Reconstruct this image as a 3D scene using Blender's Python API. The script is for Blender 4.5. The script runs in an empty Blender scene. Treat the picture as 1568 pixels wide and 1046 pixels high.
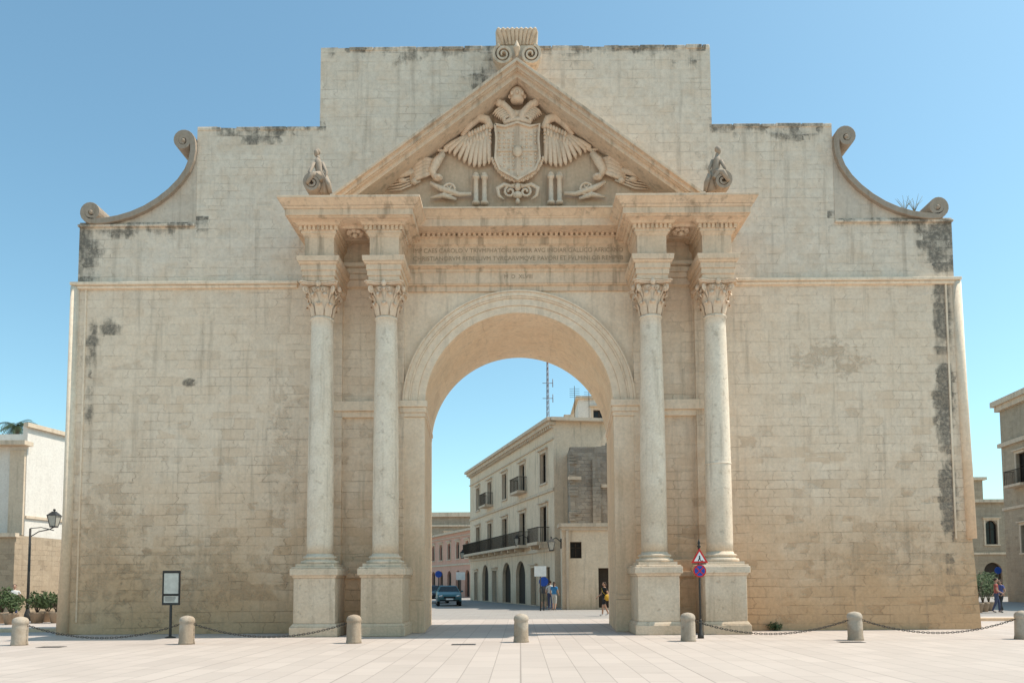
import bpy, math, random
from mathutils import Vector, Matrix
random.seed(7)
R=math.radians
scene=bpy.context.scene
COL=scene.collection

# ------------------------------------------------------------------ camera survey model (metres on a vertical plane)
TH=R(3.5); F=1150.0; HZ=893.0; D0=25.0; EYE=1.6
VY=HZ-F*math.tan(TH)
def Z(v,Y=0.0):
    b=(VY-v)/F
    return EYE+(D0+Y)*(math.sin(TH)+b*math.cos(TH))/(math.cos(TH)-b*math.sin(TH))
def X(d,v,Y=0.0):
    b=(VY-v)/F
    return d/F*(D0+Y)/(math.cos(TH)-b*math.sin(TH))

# ------------------------------------------------------------------ materials
class G:
    def __init__(s,name):
        s.m=bpy.data.materials.new(name); s.m.use_nodes=True
        s.nt=s.m.node_tree; s.nt.nodes.clear()
        s.out=s.nt.nodes.new('ShaderNodeOutputMaterial')
        s.b=s.nt.nodes.new('ShaderNodeBsdfPrincipled')
        s.nt.links.new(s.b.outputs[0],s.out.inputs[0])
        s.b.inputs['Roughness'].default_value=.9
        s.b.inputs['Specular IOR Level'].default_value=.25
        g=s.nt.nodes.new('ShaderNodeNewGeometry'); s.pos=g.outputs['Position']
    def L(s,v,sock):
        if hasattr(v,'is_output'): s.nt.links.new(v,sock)
        elif isinstance(v,(tuple,list)):
            v=tuple(v)
            if len(sock.default_value)==4 and len(v)==3: v=v+(1,)
            sock.default_value=v
        else: sock.default_value=v
    def math(s,op,a,b=0.0,c=None,clamp=False):
        n=s.nt.nodes.new('ShaderNodeMath'); n.operation=op; n.use_clamp=clamp
        s.L(a,n.inputs[0]); s.L(b,n.inputs[1])
        if c is not None: s.L(c,n.inputs[2])
        return n.outputs[0]
    def mix(s,f,a,b,mode='MIX'):
        n=s.nt.nodes.new('ShaderNodeMix'); n.data_type='RGBA'; n.blend_type=mode
        s.L(f,n.inputs[0]); s.L(a,n.inputs[6]); s.L(b,n.inputs[7]); return n.outputs[2]
    def noise(s,vec,scale,detail=4,rough=.55,out=0):
        n=s.nt.nodes.new('ShaderNodeTexNoise'); s.L(vec,n.inputs['Vector'])
        n.inputs['Scale'].default_value=scale; n.inputs['Detail'].default_value=detail
        n.inputs['Roughness'].default_value=rough; return n.outputs[out]
    def ms(s,v,scale=(1,1,1),loc=(0,0,0)):
        n=s.nt.nodes.new('ShaderNodeMapping'); s.L(v,n.inputs[0])
        n.inputs['Scale'].default_value=scale; n.inputs['Location'].default_value=loc; return n.outputs[0]
    def rng(s,v,a,b,c=0.0,d=1.0,smooth=True):
        n=s.nt.nodes.new('ShaderNodeMapRange'); n.interpolation_type='SMOOTHSTEP' if smooth else 'LINEAR'
        s.L(v,n.inputs[0]); n.inputs[1].default_value=a; n.inputs[2].default_value=b
        n.inputs[3].default_value=c; n.inputs[4].default_value=d; return n.outputs[0]
    def xyz(s,v):
        n=s.nt.nodes.new('ShaderNodeSeparateXYZ'); s.L(v,n.inputs[0]); return n.outputs
    def comb(s,x,y,z):
        n=s.nt.nodes.new('ShaderNodeCombineXYZ'); s.L(x,n.inputs[0]); s.L(y,n.inputs[1]); s.L(z,n.inputs[2]); return n.outputs[0]
    def brick(s,vec,w,h,mortar=.012,smooth=.3,off=.5):
        n=s.nt.nodes.new('ShaderNodeTexBrick'); s.L(vec,n.inputs['Vector'])
        n.inputs['Color1'].default_value=(0,0,0,1); n.inputs['Color2'].default_value=(1,1,1,1); n.inputs['Mortar'].default_value=(.5,.5,.5,1)
        n.inputs['Scale'].default_value=1; n.inputs['Mortar Size'].default_value=mortar; n.inputs['Mortar Smooth'].default_value=smooth
        n.inputs['Brick Width'].default_value=w; n.inputs['Row Height'].default_value=h; n.offset=off
        return n.outputs['Color'],n.outputs['Fac']
    def bump(s,h,strength=.5,dist=.02,prev=None):
        n=s.nt.nodes.new('ShaderNodeBump'); s.L(h,n.inputs['Height']); n.inputs['Strength'].default_value=strength
        n.inputs['Distance'].default_value=dist
        if prev is not None: s.L(prev,n.inputs['Normal'])
        return n.outputs[0]
    def fin(s,col,nrm=None,rough=None,metal=None):
        s.L(col,s.b.inputs['Base Color'])
        if nrm is not None: s.L(nrm,s.b.inputs['Normal'])
        if rough is not None: s.L(rough,s.b.inputs['Roughness'])
        if metal is not None: s.L(metal,s.b.inputs['Metallic'])
        return s.m

def simple(name,col,rough=.6,metal=0,var=.12,sc=6):
    g=G(name); n=g.noise(g.pos,sc,3)
    k=g.rng(n,.25,.75,1-var,1+var)
    c=g.mix(1.0,col,g.comb(k,k,k),'MULTIPLY')
    return g.fin(c,g.bump(n,.15,.01),rough,metal)

def stone(name,warm,cream,grey,blocks=None,stains=(),zgrey=(9,15),zwarm=(0,7),streak=.35,topz=(),relief=.5,jam=.75,pitting=.6,fine=1.0,bvar=.07,patches=(),lowdark=0.0):
    g=G(name); x,y,z=g.xyz(g.pos)
    big=g.noise(g.pos,.33,4,.6); med=g.noise(g.pos,1.7,4,.65); fin=g.noise(g.pos,9*fine,4,.7)
    hz=g.math('ADD',z,g.math('MULTIPLY',g.math('SUBTRACT',big,.5),11.0))
    fw=g.rng(hz,zwarm[0],zwarm[1],1,0); fg=g.rng(hz,zgrey[0],zgrey[1],0,1)
    c=g.mix(g.math('MULTIPLY',fw,.95),cream,warm); c=g.mix(g.math('MULTIPLY',fg,.8),c,grey)
    c=g.mix(g.rng(med,.35,.75,0,.35),c,warm)
    k=g.rng(fin,.25,.75,.88,1.08); c=g.mix(1.0,c,g.comb(k,k,k),'MULTIPLY')
    hgt=g.math('MULTIPLY',fin,.45*pitting)
    bc=None
    if blocks:
        u=g.math('ADD',x,y)
        wv=g.math('MULTIPLY',g.math('SUBTRACT',g.noise(g.pos,.7,2),.5),.09)
        wx=g.math('MULTIPLY',g.math('SUBTRACT',g.noise(g.ms(g.pos,(1,1,4)),1.3,2),.5),.5)
        vec=g.comb(g.math('ADD',u,wx),g.math('ADD',z,wv),0.0)
        b1,f1=g.brick(vec,blocks[0],blocks[1],.012,.6)
        if len(blocks)>2:
            b2,f2=g.brick(g.ms(vec,loc=(.17,.09,0)),blocks[2],blocks[3],.012,.6,.37)
            sel=g.rng(g.noise(g.ms(g.pos,(.1,.1,.55)),1,1),.47,.50)
            bc=g.mix(sel,b1,b2); ff=g.mix(sel,f1,f2)
        else: bc,ff=b1,f1
        bsoft=g.mix(g.rng(med,.3,.7,.0,.5),bc,(.5,.5,.5))
        kk=g.rng(bsoft,0,1,1-bvar,1+bvar*.6,False); c=g.mix(1.0,c,g.comb(kk,kk,kk),'MULTIPLY')
        c=g.mix(g.math('MULTIPLY',g.rng(bc,.74,.84),g.math('MULTIPLY',g.rng(big,.40,.62,.15,.6),g.rng(z,10,4,.3,1))),c,tuple(v*.88 for v in warm))
        jm=g.math('MULTIPLY',ff,g.rng(g.noise(g.pos,1.1,4,.65),.42,.62,.12,1))
        c=g.mix(g.math('MULTIPLY',jm,g.rng(z,11,2,jam*.55,jam)),c,tuple(v*.5 for v in warm))
        hgt=g.math('SUBTRACT',g.math('ADD',hgt,g.math('MULTIPLY',bsoft,.35)),g.math('MULTIPLY',jm,g.rng(z,11,2,.45,.95)))
        er=g.math('MULTIPLY',g.rng(bc,.16,.06),g.math('MULTIPLY',g.rng(med,.42,.6),g.rng(z,12,3,.2,1)))
        c=g.mix(g.math('MULTIPLY',er,.4),c,tuple(v*.62 for v in warm)); hgt=g.math('SUBTRACT',hgt,g.math('MULTIPLY',er,1.2))
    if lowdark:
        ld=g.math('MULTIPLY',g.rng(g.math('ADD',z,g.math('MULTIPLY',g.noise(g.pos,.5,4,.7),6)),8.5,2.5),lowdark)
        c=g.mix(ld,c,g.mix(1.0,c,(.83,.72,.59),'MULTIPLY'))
    for (cx,cz,rx,rz,s) in patches:
        v=g.ms(g.pos,(1/rx,0,1/rz),(-cx/rx,0,-cz/rz))
        gr=g.nt.nodes.new('ShaderNodeTexGradient'); gr.gradient_type='SPHERICAL'; g.L(v,gr.inputs[0])
        m=g.math('ADD',g.math('MULTIPLY',g.rng(gr.outputs[1],0,.9),.26),g.noise(g.pos,2.2,6,.75))
        if bc is not None: m=g.math('ADD',m,g.math('MULTIPLY',bc,.18))
        mm=g.math('MULTIPLY',g.rng(m,.76,.94),g.rng(gr.outputs[1],0,.25))
        c=g.mix(g.math('MULTIPLY',mm,s),c,(.38,.26,.165)); hgt=g.math('SUBTRACT',hgt,g.math('MULTIPLY',mm,.9))
    st=g.noise(g.ms(g.pos,(2.2,2.2,.16)),1.6,4,.65)
    c=g.mix(g.math('MULTIPLY',g.rng(st,.5,.74),streak),c,(.25,.185,.13))
    pit=g.noise(g.pos,4.5,5,.75)
    pm=g.rng(pit,.58,.68); c=g.mix(g.math('MULTIPLY',pm,.30*pitting),c,tuple(v*.55 for v in warm)); hgt=g.math('SUBTRACT',hgt,g.math('MULTIPLY',pm,.5*pitting))
    tot=None
    for (cx,cz,rx,rz,s) in stains:
        v=g.ms(g.pos,(1/rx,0,1/rz),(-cx/rx,0,-cz/rz))
        gr=g.nt.nodes.new('ShaderNodeTexGradient'); gr.gradient_type='SPHERICAL'; g.L(v,gr.inputs[0])
        m=g.math('MULTIPLY',g.rng(gr.outputs[1],0,.8),s)
        tot=m if tot is None else g.math('MAXIMUM',tot,m)
    for (x0,x1,zt,h) in topz:
        m=g.math('MULTIPLY',g.math('MULTIPLY',g.rng(x,x0-.05,x0+.05),g.rng(x,x1+.05,x1-.05)),g.math('MULTIPLY',g.rng(z,zt-h,zt,0,1.0,False),g.rng(z,zt+.3,zt+.2)))
        tot=m if tot is None else g.math('MAXIMUM',tot,m)
    if tot is not None:
        cr=g.math('ADD',g.math('MULTIPLY',g.noise(g.pos,1.6,6,.75),.55),g.math('MULTIPLY',g.noise(g.ms(g.pos,(2.6,2.6,.45)),1.5,5,.7),.45))
        if bc is not None: cr=g.math('ADD',cr,g.math('MULTIPLY',g.math('SUBTRACT',bc,.5),.18))
        mm=g.rng(g.math('ADD',cr,g.math('MULTIPLY',tot,.30)),.66,.86)
        mm=g.math('MULTIPLY',mm,g.rng(tot,0,.12))
        mm=g.math('MULTIPLY',mm,g.rng(fin,.3,.6,.5,1))
        c=g.mix(g.math('MULTIPLY',mm,.86),c,(.10,.09,.075))
        hgt=g.math('ADD',hgt,g.math('MULTIPLY',mm,.3))
    return g.fin(c,g.bump(hgt,relief,.035),.93)

WARM=(.67,.455,.29); CREAM=(.82,.655,.50); GREY=(.75,.64,.525)
kL,kR=.997,.986
XE=15.14
def PX(px,v,Y=0): return X(px-793,v,Y)
stL=[(PX(140,520),Z(530),.5,2.0,1.0),(PX(165,500),Z(500),.6,.7,.95),(PX(135,590),Z(610),.4,1.3,.8)]
stR=[(PX(1443,500),Z(480),.6,2.6,1.3),(PX(1446,640),Z(620),.6,2.8,1.45),(PX(1450,800),Z(760),.55,2.8,1.3),(PX(1455,900),Z(880),.6,1.8,.85)]
stW=[(PX(128,380),Z(385),.9,1.9,1.2),(PX(180,350),Z(345),1.8,.6,1.0),(PX(1440,380),Z(375),1.4,2.0,1.25),(PX(1400,340),Z(345),1.8,.9,1.0),
     (PX(600,90),Z(80),3.5,.7,.7),(PX(1215,200),Z(200),1.8,.9,1.0),(PX(370,205),Z(200),2.4,.8,.9),(PX(740,110),Z(115),1.2,1.4,.8),(PX(1082,230),Z(235),.8,2.4,.6),
     (PX(1060,90),Z(85),1.5,1.0,.7),(PX(860,90),Z(85),1.8,.7,.6)]
PT=[(PX(1270,540),Z(550),2.4,1.3,.4),(PX(300,880),Z(880),5,2.6,.35),(PX(160,800),Z(820),2.4,5,.3),(PX(1350,830),Z(850),5,2.0,.3),(PX(430,700),Z(700),1.2,5,.2)]
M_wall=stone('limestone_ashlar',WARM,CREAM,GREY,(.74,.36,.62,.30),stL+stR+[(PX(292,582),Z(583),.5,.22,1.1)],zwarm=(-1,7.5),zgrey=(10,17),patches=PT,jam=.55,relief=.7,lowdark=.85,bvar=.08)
M_upper=stone('limestone_attic',WARM,CREAM,GREY,(.58,.27,.72,.33),stW,zgrey=(8.5,13),jam=.6,relief=.7,
     topz=[(-15.6,-10.6,Z(338),.8),(-10.6,-6.6,Z(192),.9),(-6.6,6.6,Z(70),.7),(6.6,10.6,Z(190),.9),(10.6,15.6,Z(335),.9)])
M_infill=stone('limestone_wing_infill',(.58,.42,.29),(.66,.53,.41),(.60,.51,.42),(.9,.5),(),zgrey=(9,15),streak=.5,relief=.5,jam=.4)
M_trim=stone('limestone_carved',(.68,.475,.31),(.86,.69,.525),(.76,.64,.52),None,(),zgrey=(16,22),zwarm=(2,7),streak=.3,relief=.4,pitting=.6)
M_soffit=stone('limestone_vault_bounce_tint',(.80,.57,.37),(.90,.72,.53),(.8,.64,.48),(.9,.42),(),zgrey=(20,30),zwarm=(4,12),streak=.2,relief=.4,jam=.35)  # sandier vault stone, with bounce light from the ground also put into its colour
M_corn=stone('limestone_cornice',(.64,.43,.27),(.76,.57,.41),(.62,.51,.40),None,(),zgrey=(12,19),zwarm=(3,8),streak=.65,relief=.5,pitting=.8)
M_col=stone('limestone_column',(.58,.42,.28),(.82,.69,.55),(.80,.68,.55),None,(),zgrey=(7,12),zwarm=(-1,6),streak=.4,relief=.65,pitting=.95,fine=1.6)
M_relief=stone('limestone_relief',(.64,.45,.29),(.78,.60,.45),(.66,.54,.43),None,(),zgrey=(14,22),streak=.35,relief=.3,fine=1.5)
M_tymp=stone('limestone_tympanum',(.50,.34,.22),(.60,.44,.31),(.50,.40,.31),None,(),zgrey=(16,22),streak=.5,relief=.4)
M_dark=stone('weathered_volute_stone',(.36,.26,.18),(.46,.36,.27),(.33,.27,.22),None,(),zgrey=(9,16),streak=.8,relief=.5)
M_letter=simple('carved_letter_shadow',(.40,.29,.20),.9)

# ------------------------------------------------------------------ mesh builder
class MB:
    def __init__(s,tf=None): s.v=[];s.f=[];s.sm=[];s.tf=tf
    def add(s,vs,fs,smooth=False):
        o=len(s.v)
        if s.tf: vs=[s.tf(*p) for p in vs]
        s.v+= [tuple(p) for p in vs]; s.f+=[tuple(i+o for i in f) for f in fs]; s.sm+=[smooth]*len(fs)
    def box(s,x0,x1,y0,y1,z0,z1):
        if x0>x1:x0,x1=x1,x0
        s.add([(x0,y0,z0),(x1,y0,z0),(x1,y1,z0),(x0,y1,z0),(x0,y0,z1),(x1,y0,z1),(x1,y1,z1),(x0,y1,z1)],
              [(3,2,1,0),(4,5,6,7),(0,1,5,4),(1,2,6,5),(2,3,7,6),(3,0,4,7)])
    def frus(s,a,za,b,zb):   # a,b=(x0,x1,y0,y1) bottom/top
        s.add([(a[0],a[2],za),(a[1],a[2],za),(a[1],a[3],za),(a[0],a[3],za),(b[0],b[2],zb),(b[1],b[2],zb),(b[1],b[3],zb),(b[0],b[3],zb)],
              [(3,2,1,0),(4,5,6,7),(0,1,5,4),(1,2,6,5),(2,3,7,6),(3,0,4,7)])
    def prism(s,p,y0,y1,p2=None):
        n=len(p); q=p2 or p
        s.add([(a,y0,b) for a,b in p]+[(a,y1,b) for a,b in q],[tuple(range(n)),tuple(range(2*n-1,n-1,-1))]+[(i,i+n,(i+1)%n+n,(i+1)%n) for i in range(n)])
    def prismz(s,p,z0,z1):
        n=len(p)
        s.add([(a,b,z0) for a,b in p]+[(a,b,z1) for a,b in p],[tuple(range(n))[::-1],tuple(range(n,2*n))]+[(i,(i+1)%n,(i+1)%n+n,i+n) for i in range(n)])
    def lathe(s,cx,cy,prof,n=24,smooth=True):
        vs=[];fs=[]
        for r,z in prof:
            for i in range(n):
                a=2*math.pi*i/n; vs.append((cx+r*math.cos(a),cy+r*math.sin(a),z))
        for j in range(len(prof)-1):
            for i in range(n): fs.append((j*n+i,j*n+(i+1)%n,(j+1)*n+(i+1)%n,(j+1)*n+i))
        fs.append(tuple(range(n))[::-1]); fs.append(tuple((len(prof)-1)*n+i for i in range(n)))
        s.add(vs,fs,smooth)
    def tube(s,pts,rad,n=8,flat=1.0,smooth=True):
        pts=[Vector(p) for p in pts]
        if not hasattr(rad,'__len__'): rad=[rad]*len(pts)
        vs=[];fs=[]
        for k,p in enumerate(pts):
            t=(pts[min(k+1,len(pts)-1)]-pts[max(k-1,0)]).normalized()
            a=Vector((0,1,0)) if abs(t.y)<.9 else Vector((1,0,0))
            u=t.cross(a).normalized(); w=u.cross(t).normalized()
            for i in range(n):
                g=2*math.pi*i/n; vs.append(p+u*math.cos(g)*rad[k]+w*math.sin(g)*rad[k]*flat)
        for j in range(len(pts)-1):
            for i in range(n): fs.append((j*n+i,j*n+(i+1)%n,(j+1)*n+(i+1)%n,(j+1)*n+i))
        fs.append(tuple(range(n))[::-1]); fs.append(tuple((len(pts)-1)*n+i for i in range(n)))
        s.add(vs,fs,smooth)
    def blob(s,c,r,n=10,m=7):
        if not hasattr(r,'__len__'): r=(r,r,r)
        vs=[];fs=[]
        for j in range(1,m):
            t=math.pi*j/m
            for i in range(n):
                a=2*math.pi*i/n; vs.append((c[0]+r[0]*math.sin(t)*math.cos(a),c[1]+r[1]*math.sin(t)*math.sin(a),c[2]+r[2]*math.cos(t)))
        for j in range(m-2):
            for i in range(n): fs.append((j*n+i,(j+1)*n+i,(j+1)*n+(i+1)%n,j*n+(i+1)%n))
        k=len(vs); vs+=[(c[0],c[1],c[2]+r[2]),(c[0],c[1],c[2]-r[2])]
        for i in range(n): fs.append((k,i,(i+1)%n)); fs.append((k+1,(m-2)*n+(i+1)%n,(m-2)*n+i))
        s.add(vs,fs,True)
    def ribbon(s,pts,w,y0,y1):   # band along xz path
        n=len(pts); L=[];Rr=[]
        if not hasattr(w,'__len__'): w=[w]*n
        for i in range(n):
            a=pts[max(i-1,0)];b=pts[min(i+1,n-1)]
            dx,dz=b[0]-a[0],b[1]-a[1]; l=math.hypot(dx,dz) or 1
            nx,nz=-dz/l*w[i]/2,dx/l*w[i]/2
            L.append((pts[i][0]+nx,pts[i][1]+nz));Rr.append((pts[i][0]-nx,pts[i][1]-nz))
        vs=[(a,y0,b) for a,b in L]+[(a,y0,b) for a,b in Rr]+[(a,y1,b) for a,b in L]+[(a,y1,b) for a,b in Rr]
        fs=[]
        for i in range(n-1):
            fs+=[(i,i+1,n+i+1,n+i),(2*n+i,3*n+i,3*n+i+1,2*n+i+1),(i,2*n+i,2*n+i+1,i+1),(n+i,n+i+1,3*n+i+1,3*n+i)]
        fs+=[(0,n,3*n,2*n),(n-1,3*n-1,4*n-1,2*n-1)]
        s.add(vs,fs)
    def obj(s,name,mat,parent=None,bevel=0,bseg=2):
        me=bpy.data.meshes.new(name); me.from_pydata(s.v,[],s.f); me.update()
        import bmesh
        bm=bmesh.new(); bm.from_mesh(me); bmesh.ops.recalc_face_normals(bm,faces=bm.faces); bm.to_mesh(me); bm.free()
        me.polygons.foreach_set('use_smooth',s.sm); me.materials.append(mat)
        o=bpy.data.objects.new(name,me); COL.objects.link(o)
        if parent: o.parent=parent
        if bevel:
            b=o.modifiers.new('edge_wear','BEVEL'); b.width=bevel; b.segments=bseg; b.limit_method='ANGLE'; b.angle_limit=R(40)
        return o
def empty(name,loc=(0,0,0),rz=0):
    e=bpy.data.objects.new(name,None); COL.objects.link(e); e.location=loc; e.rotation_euler=(0,0,rz); e.empty_display_size=.3; return e

# ------------------------------------------------------------------ THE GATE
gate=empty('triumphal_arch_gate')
RF,ZF=3.17,Z(480)-3.17
RB,ZB=3.52,Z(548,4.95)-3.52
ZS=Z(434)
def archpts(r,zs,n=48): return [(-r*math.cos(math.pi*i/n),zs+r*math.sin(math.pi*i/n)) for i in range(n+1)]
xl,xr=-XE*kL,XE*kR
def lower(r,zs): return [(xl-.10,0),(-r,0)]+archpts(r,zs)+[(r,0),(xr+.34,0),(xr+.16,3.0),(xr+.05,8.0),(xr,ZS),(xl,ZS),(xl-.03,3.0)]
w=MB(); w.prism(lower(RF,ZF),0,4.95,lower(RB,ZB)); o=w.obj('main_wall',M_wall,gate)
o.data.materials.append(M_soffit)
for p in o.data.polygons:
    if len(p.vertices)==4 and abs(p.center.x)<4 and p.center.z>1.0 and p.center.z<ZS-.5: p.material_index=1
# upper walls with uneven crest
def crest(x0,x1,zt,j=.05):
    pts=[];x=x0
    while x<x1-.45:
        s=random.uniform(.35,.8); xn=min(x+s,x1); h=zt+random.uniform(-j,j*.4); pts+=[(x+.01,h),(xn-.01,h+random.uniform(-.015,.015))]; x=xn
    if pts[-1][0]<x1-.02: pts+=[(x1,zt)]
    else: pts[-1]=(x1,pts[-1][1])
    return pts
ZW=Z(337);ZA=Z(191);ZT=Z(70)
aL,aR=-X(491,191)*1.0,X(482,191)
tL,tR=-X(301,70),X(296,70)
w=MB(); w.prism([(xl+.06,ZS),(aR*0,ZS),(xr-.06,ZS)]+crest(aR,xr-.06,ZW)[::-1]+crest(tR,aR,ZA)[::-1]+crest(tL,tR,ZT)[::-1]+crest(aL,tL,ZA)[::-1]+crest(xl+.06,aL,ZW)[::-1],.05,2.4)
w.obj('attic_wall',M_upper,gate)
w=MB()
for (a,b,zt) in [(tL,tR,ZT),(aL,tL,ZA),(tR,aR,ZA),(xl+.06,aL,ZW),(aR,xr-.06,ZW)]:
    x=a
    while x<b-.2:
        s=random.uniform(.5,1.0); e=min(x+s,b)
        if random.random()<.85: w.box(x+.01,e-.01,random.uniform(-.0,.035),2.3,zt-.13,zt+random.uniform(-.02,.02)+.01)
        x=e
w.obj('coping_stones',M_upper,gate,.03)
# string courses
w=MB()
for a,b in ((xl-.1,-X(336,430)),(X(330,430),xr+.1)):
    w.box(a,b,-.16,.3,Z(432,-.16),Z(427,-.16)); w.box(a+.03,b-.03,-.09,.3,Z(438,-.09),Z(432,-.16)-.003)
w.obj('string_course',M_trim,gate,.025)
w=MB()
w.tube([(xl+.02,0.02,ZS-.05),(xl-.01,0.02,3.0),(xl-.06,0.0,.0)],[.16,.17,.2],14)
w.tube([(xr-.02,0.02,ZS-.05),(xr+.04,0.02,8),(xr+.14,0.02,3.0)],[.16,.16,.17],14)
w.box(xl+.36,xl+.42,-.03,.2,.4,ZS-.1); w.box(xr-.42,xr-.36,-.03,.2,3,ZS-.1)
w.obj('corner_roll_moulding',M_trim,gate)

# archivolt
w=MB()
def ring(r0,r1,zc,y0,y1,n=48):
    a=[(-r1*math.cos(math.pi*i/n),zc+r1*math.sin(math.pi*i/n)) for i in range(n+1)]
    b=[(-r0*math.cos(math.pi*i/n),zc+r0*math.sin(math.pi*i/n)) for i in range(n+1)]
    N=n+1; vs=[(x,y0,z) for x,z in a]+[(x,y0,z) for x,z in b]+[(x,y1,z) for x,z in a]+[(x,y1,z) for x,z in b]; fs=[]
    for i in range(n): fs+=[(i,i+1,N+i+1,N+i),(i,2*N+i,2*N+i+1,i+1),(N+i,N+i+1,3*N+i+1,3*N+i)]
    w.add(vs,fs)
for r0,r1,y in ((3.17,3.42,-.05),(3.42,3.66,-.09),(3.66,3.72,-.13),(3.72,3.86,-.16),(3.86,3.92,-.20)): ring(r0+.002,r1,ZF,y,.02)
w.obj('archivolt',M_trim,gate,.012)
# spandrel: smoother dressed stone panel over the arch
w=MB()
sp=[(-3.96,ZF)]+[(-3.925*math.cos(math.pi*i/40),ZF+3.925*math.sin(math.pi*i/40)) for i in range(41)]+[(3.96,ZF),(3.96,Z(440)),(-3.96,Z(440))]
w.prism(sp,-.03,.02); w.obj('spandrel_panel',M_trim,gate)
# jamb pilasters + impost
w=MB()
zi0,zi1=Z(637,-.15),Z(613,-.15)
for s in (-1,1):
    a,b=s*3.172,s*3.95
    w.box(a,b,-.10,.02,.0,zi0)
    w.box(a-s*.03,b+s*.03,-.24,.03,0,1.05); w.box(a-s*.015,b+s*.015,-.18,.02,1.05,1.2)
    w.box(s*3.15,b+s*.02,-.15,.02,zi0,zi0+.14); w.box(s*3.12,b+s*.05,-.19,.02,zi0+.14,zi0+.32); w.box(s*3.08,b+s*.1,-.25,.02,zi0+.32,zi1)
    for (p,q,za,zb) in ((.035,.2,zi0+.05,zi0+.16),(.07,.2,zi0+.16,zi0+.3)):
        vs=[(s*(3.17-p),.021,za),(s*(3.52-p-.03),4.5,za),(s*3.7,4.5,za),(s*3.7,.021,za)]
        w.add(vs+[(a_,b_,zb) for a_,b_,_ in vs],[(0,1,2,3),(4,5,6,7),(0,1,5,4),(1,2,6,5),(3,0,4,7)])
    w.box(X(200,625)*s,X(310,625)*s,-.12,.02,zi0,zi0+.2); w.box(X(198,625)*s,X(312,625)*s,-.2,.02,zi0+.2,zi1)
w.obj('impost_and_jambs',M_trim,gate,.015)

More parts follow.
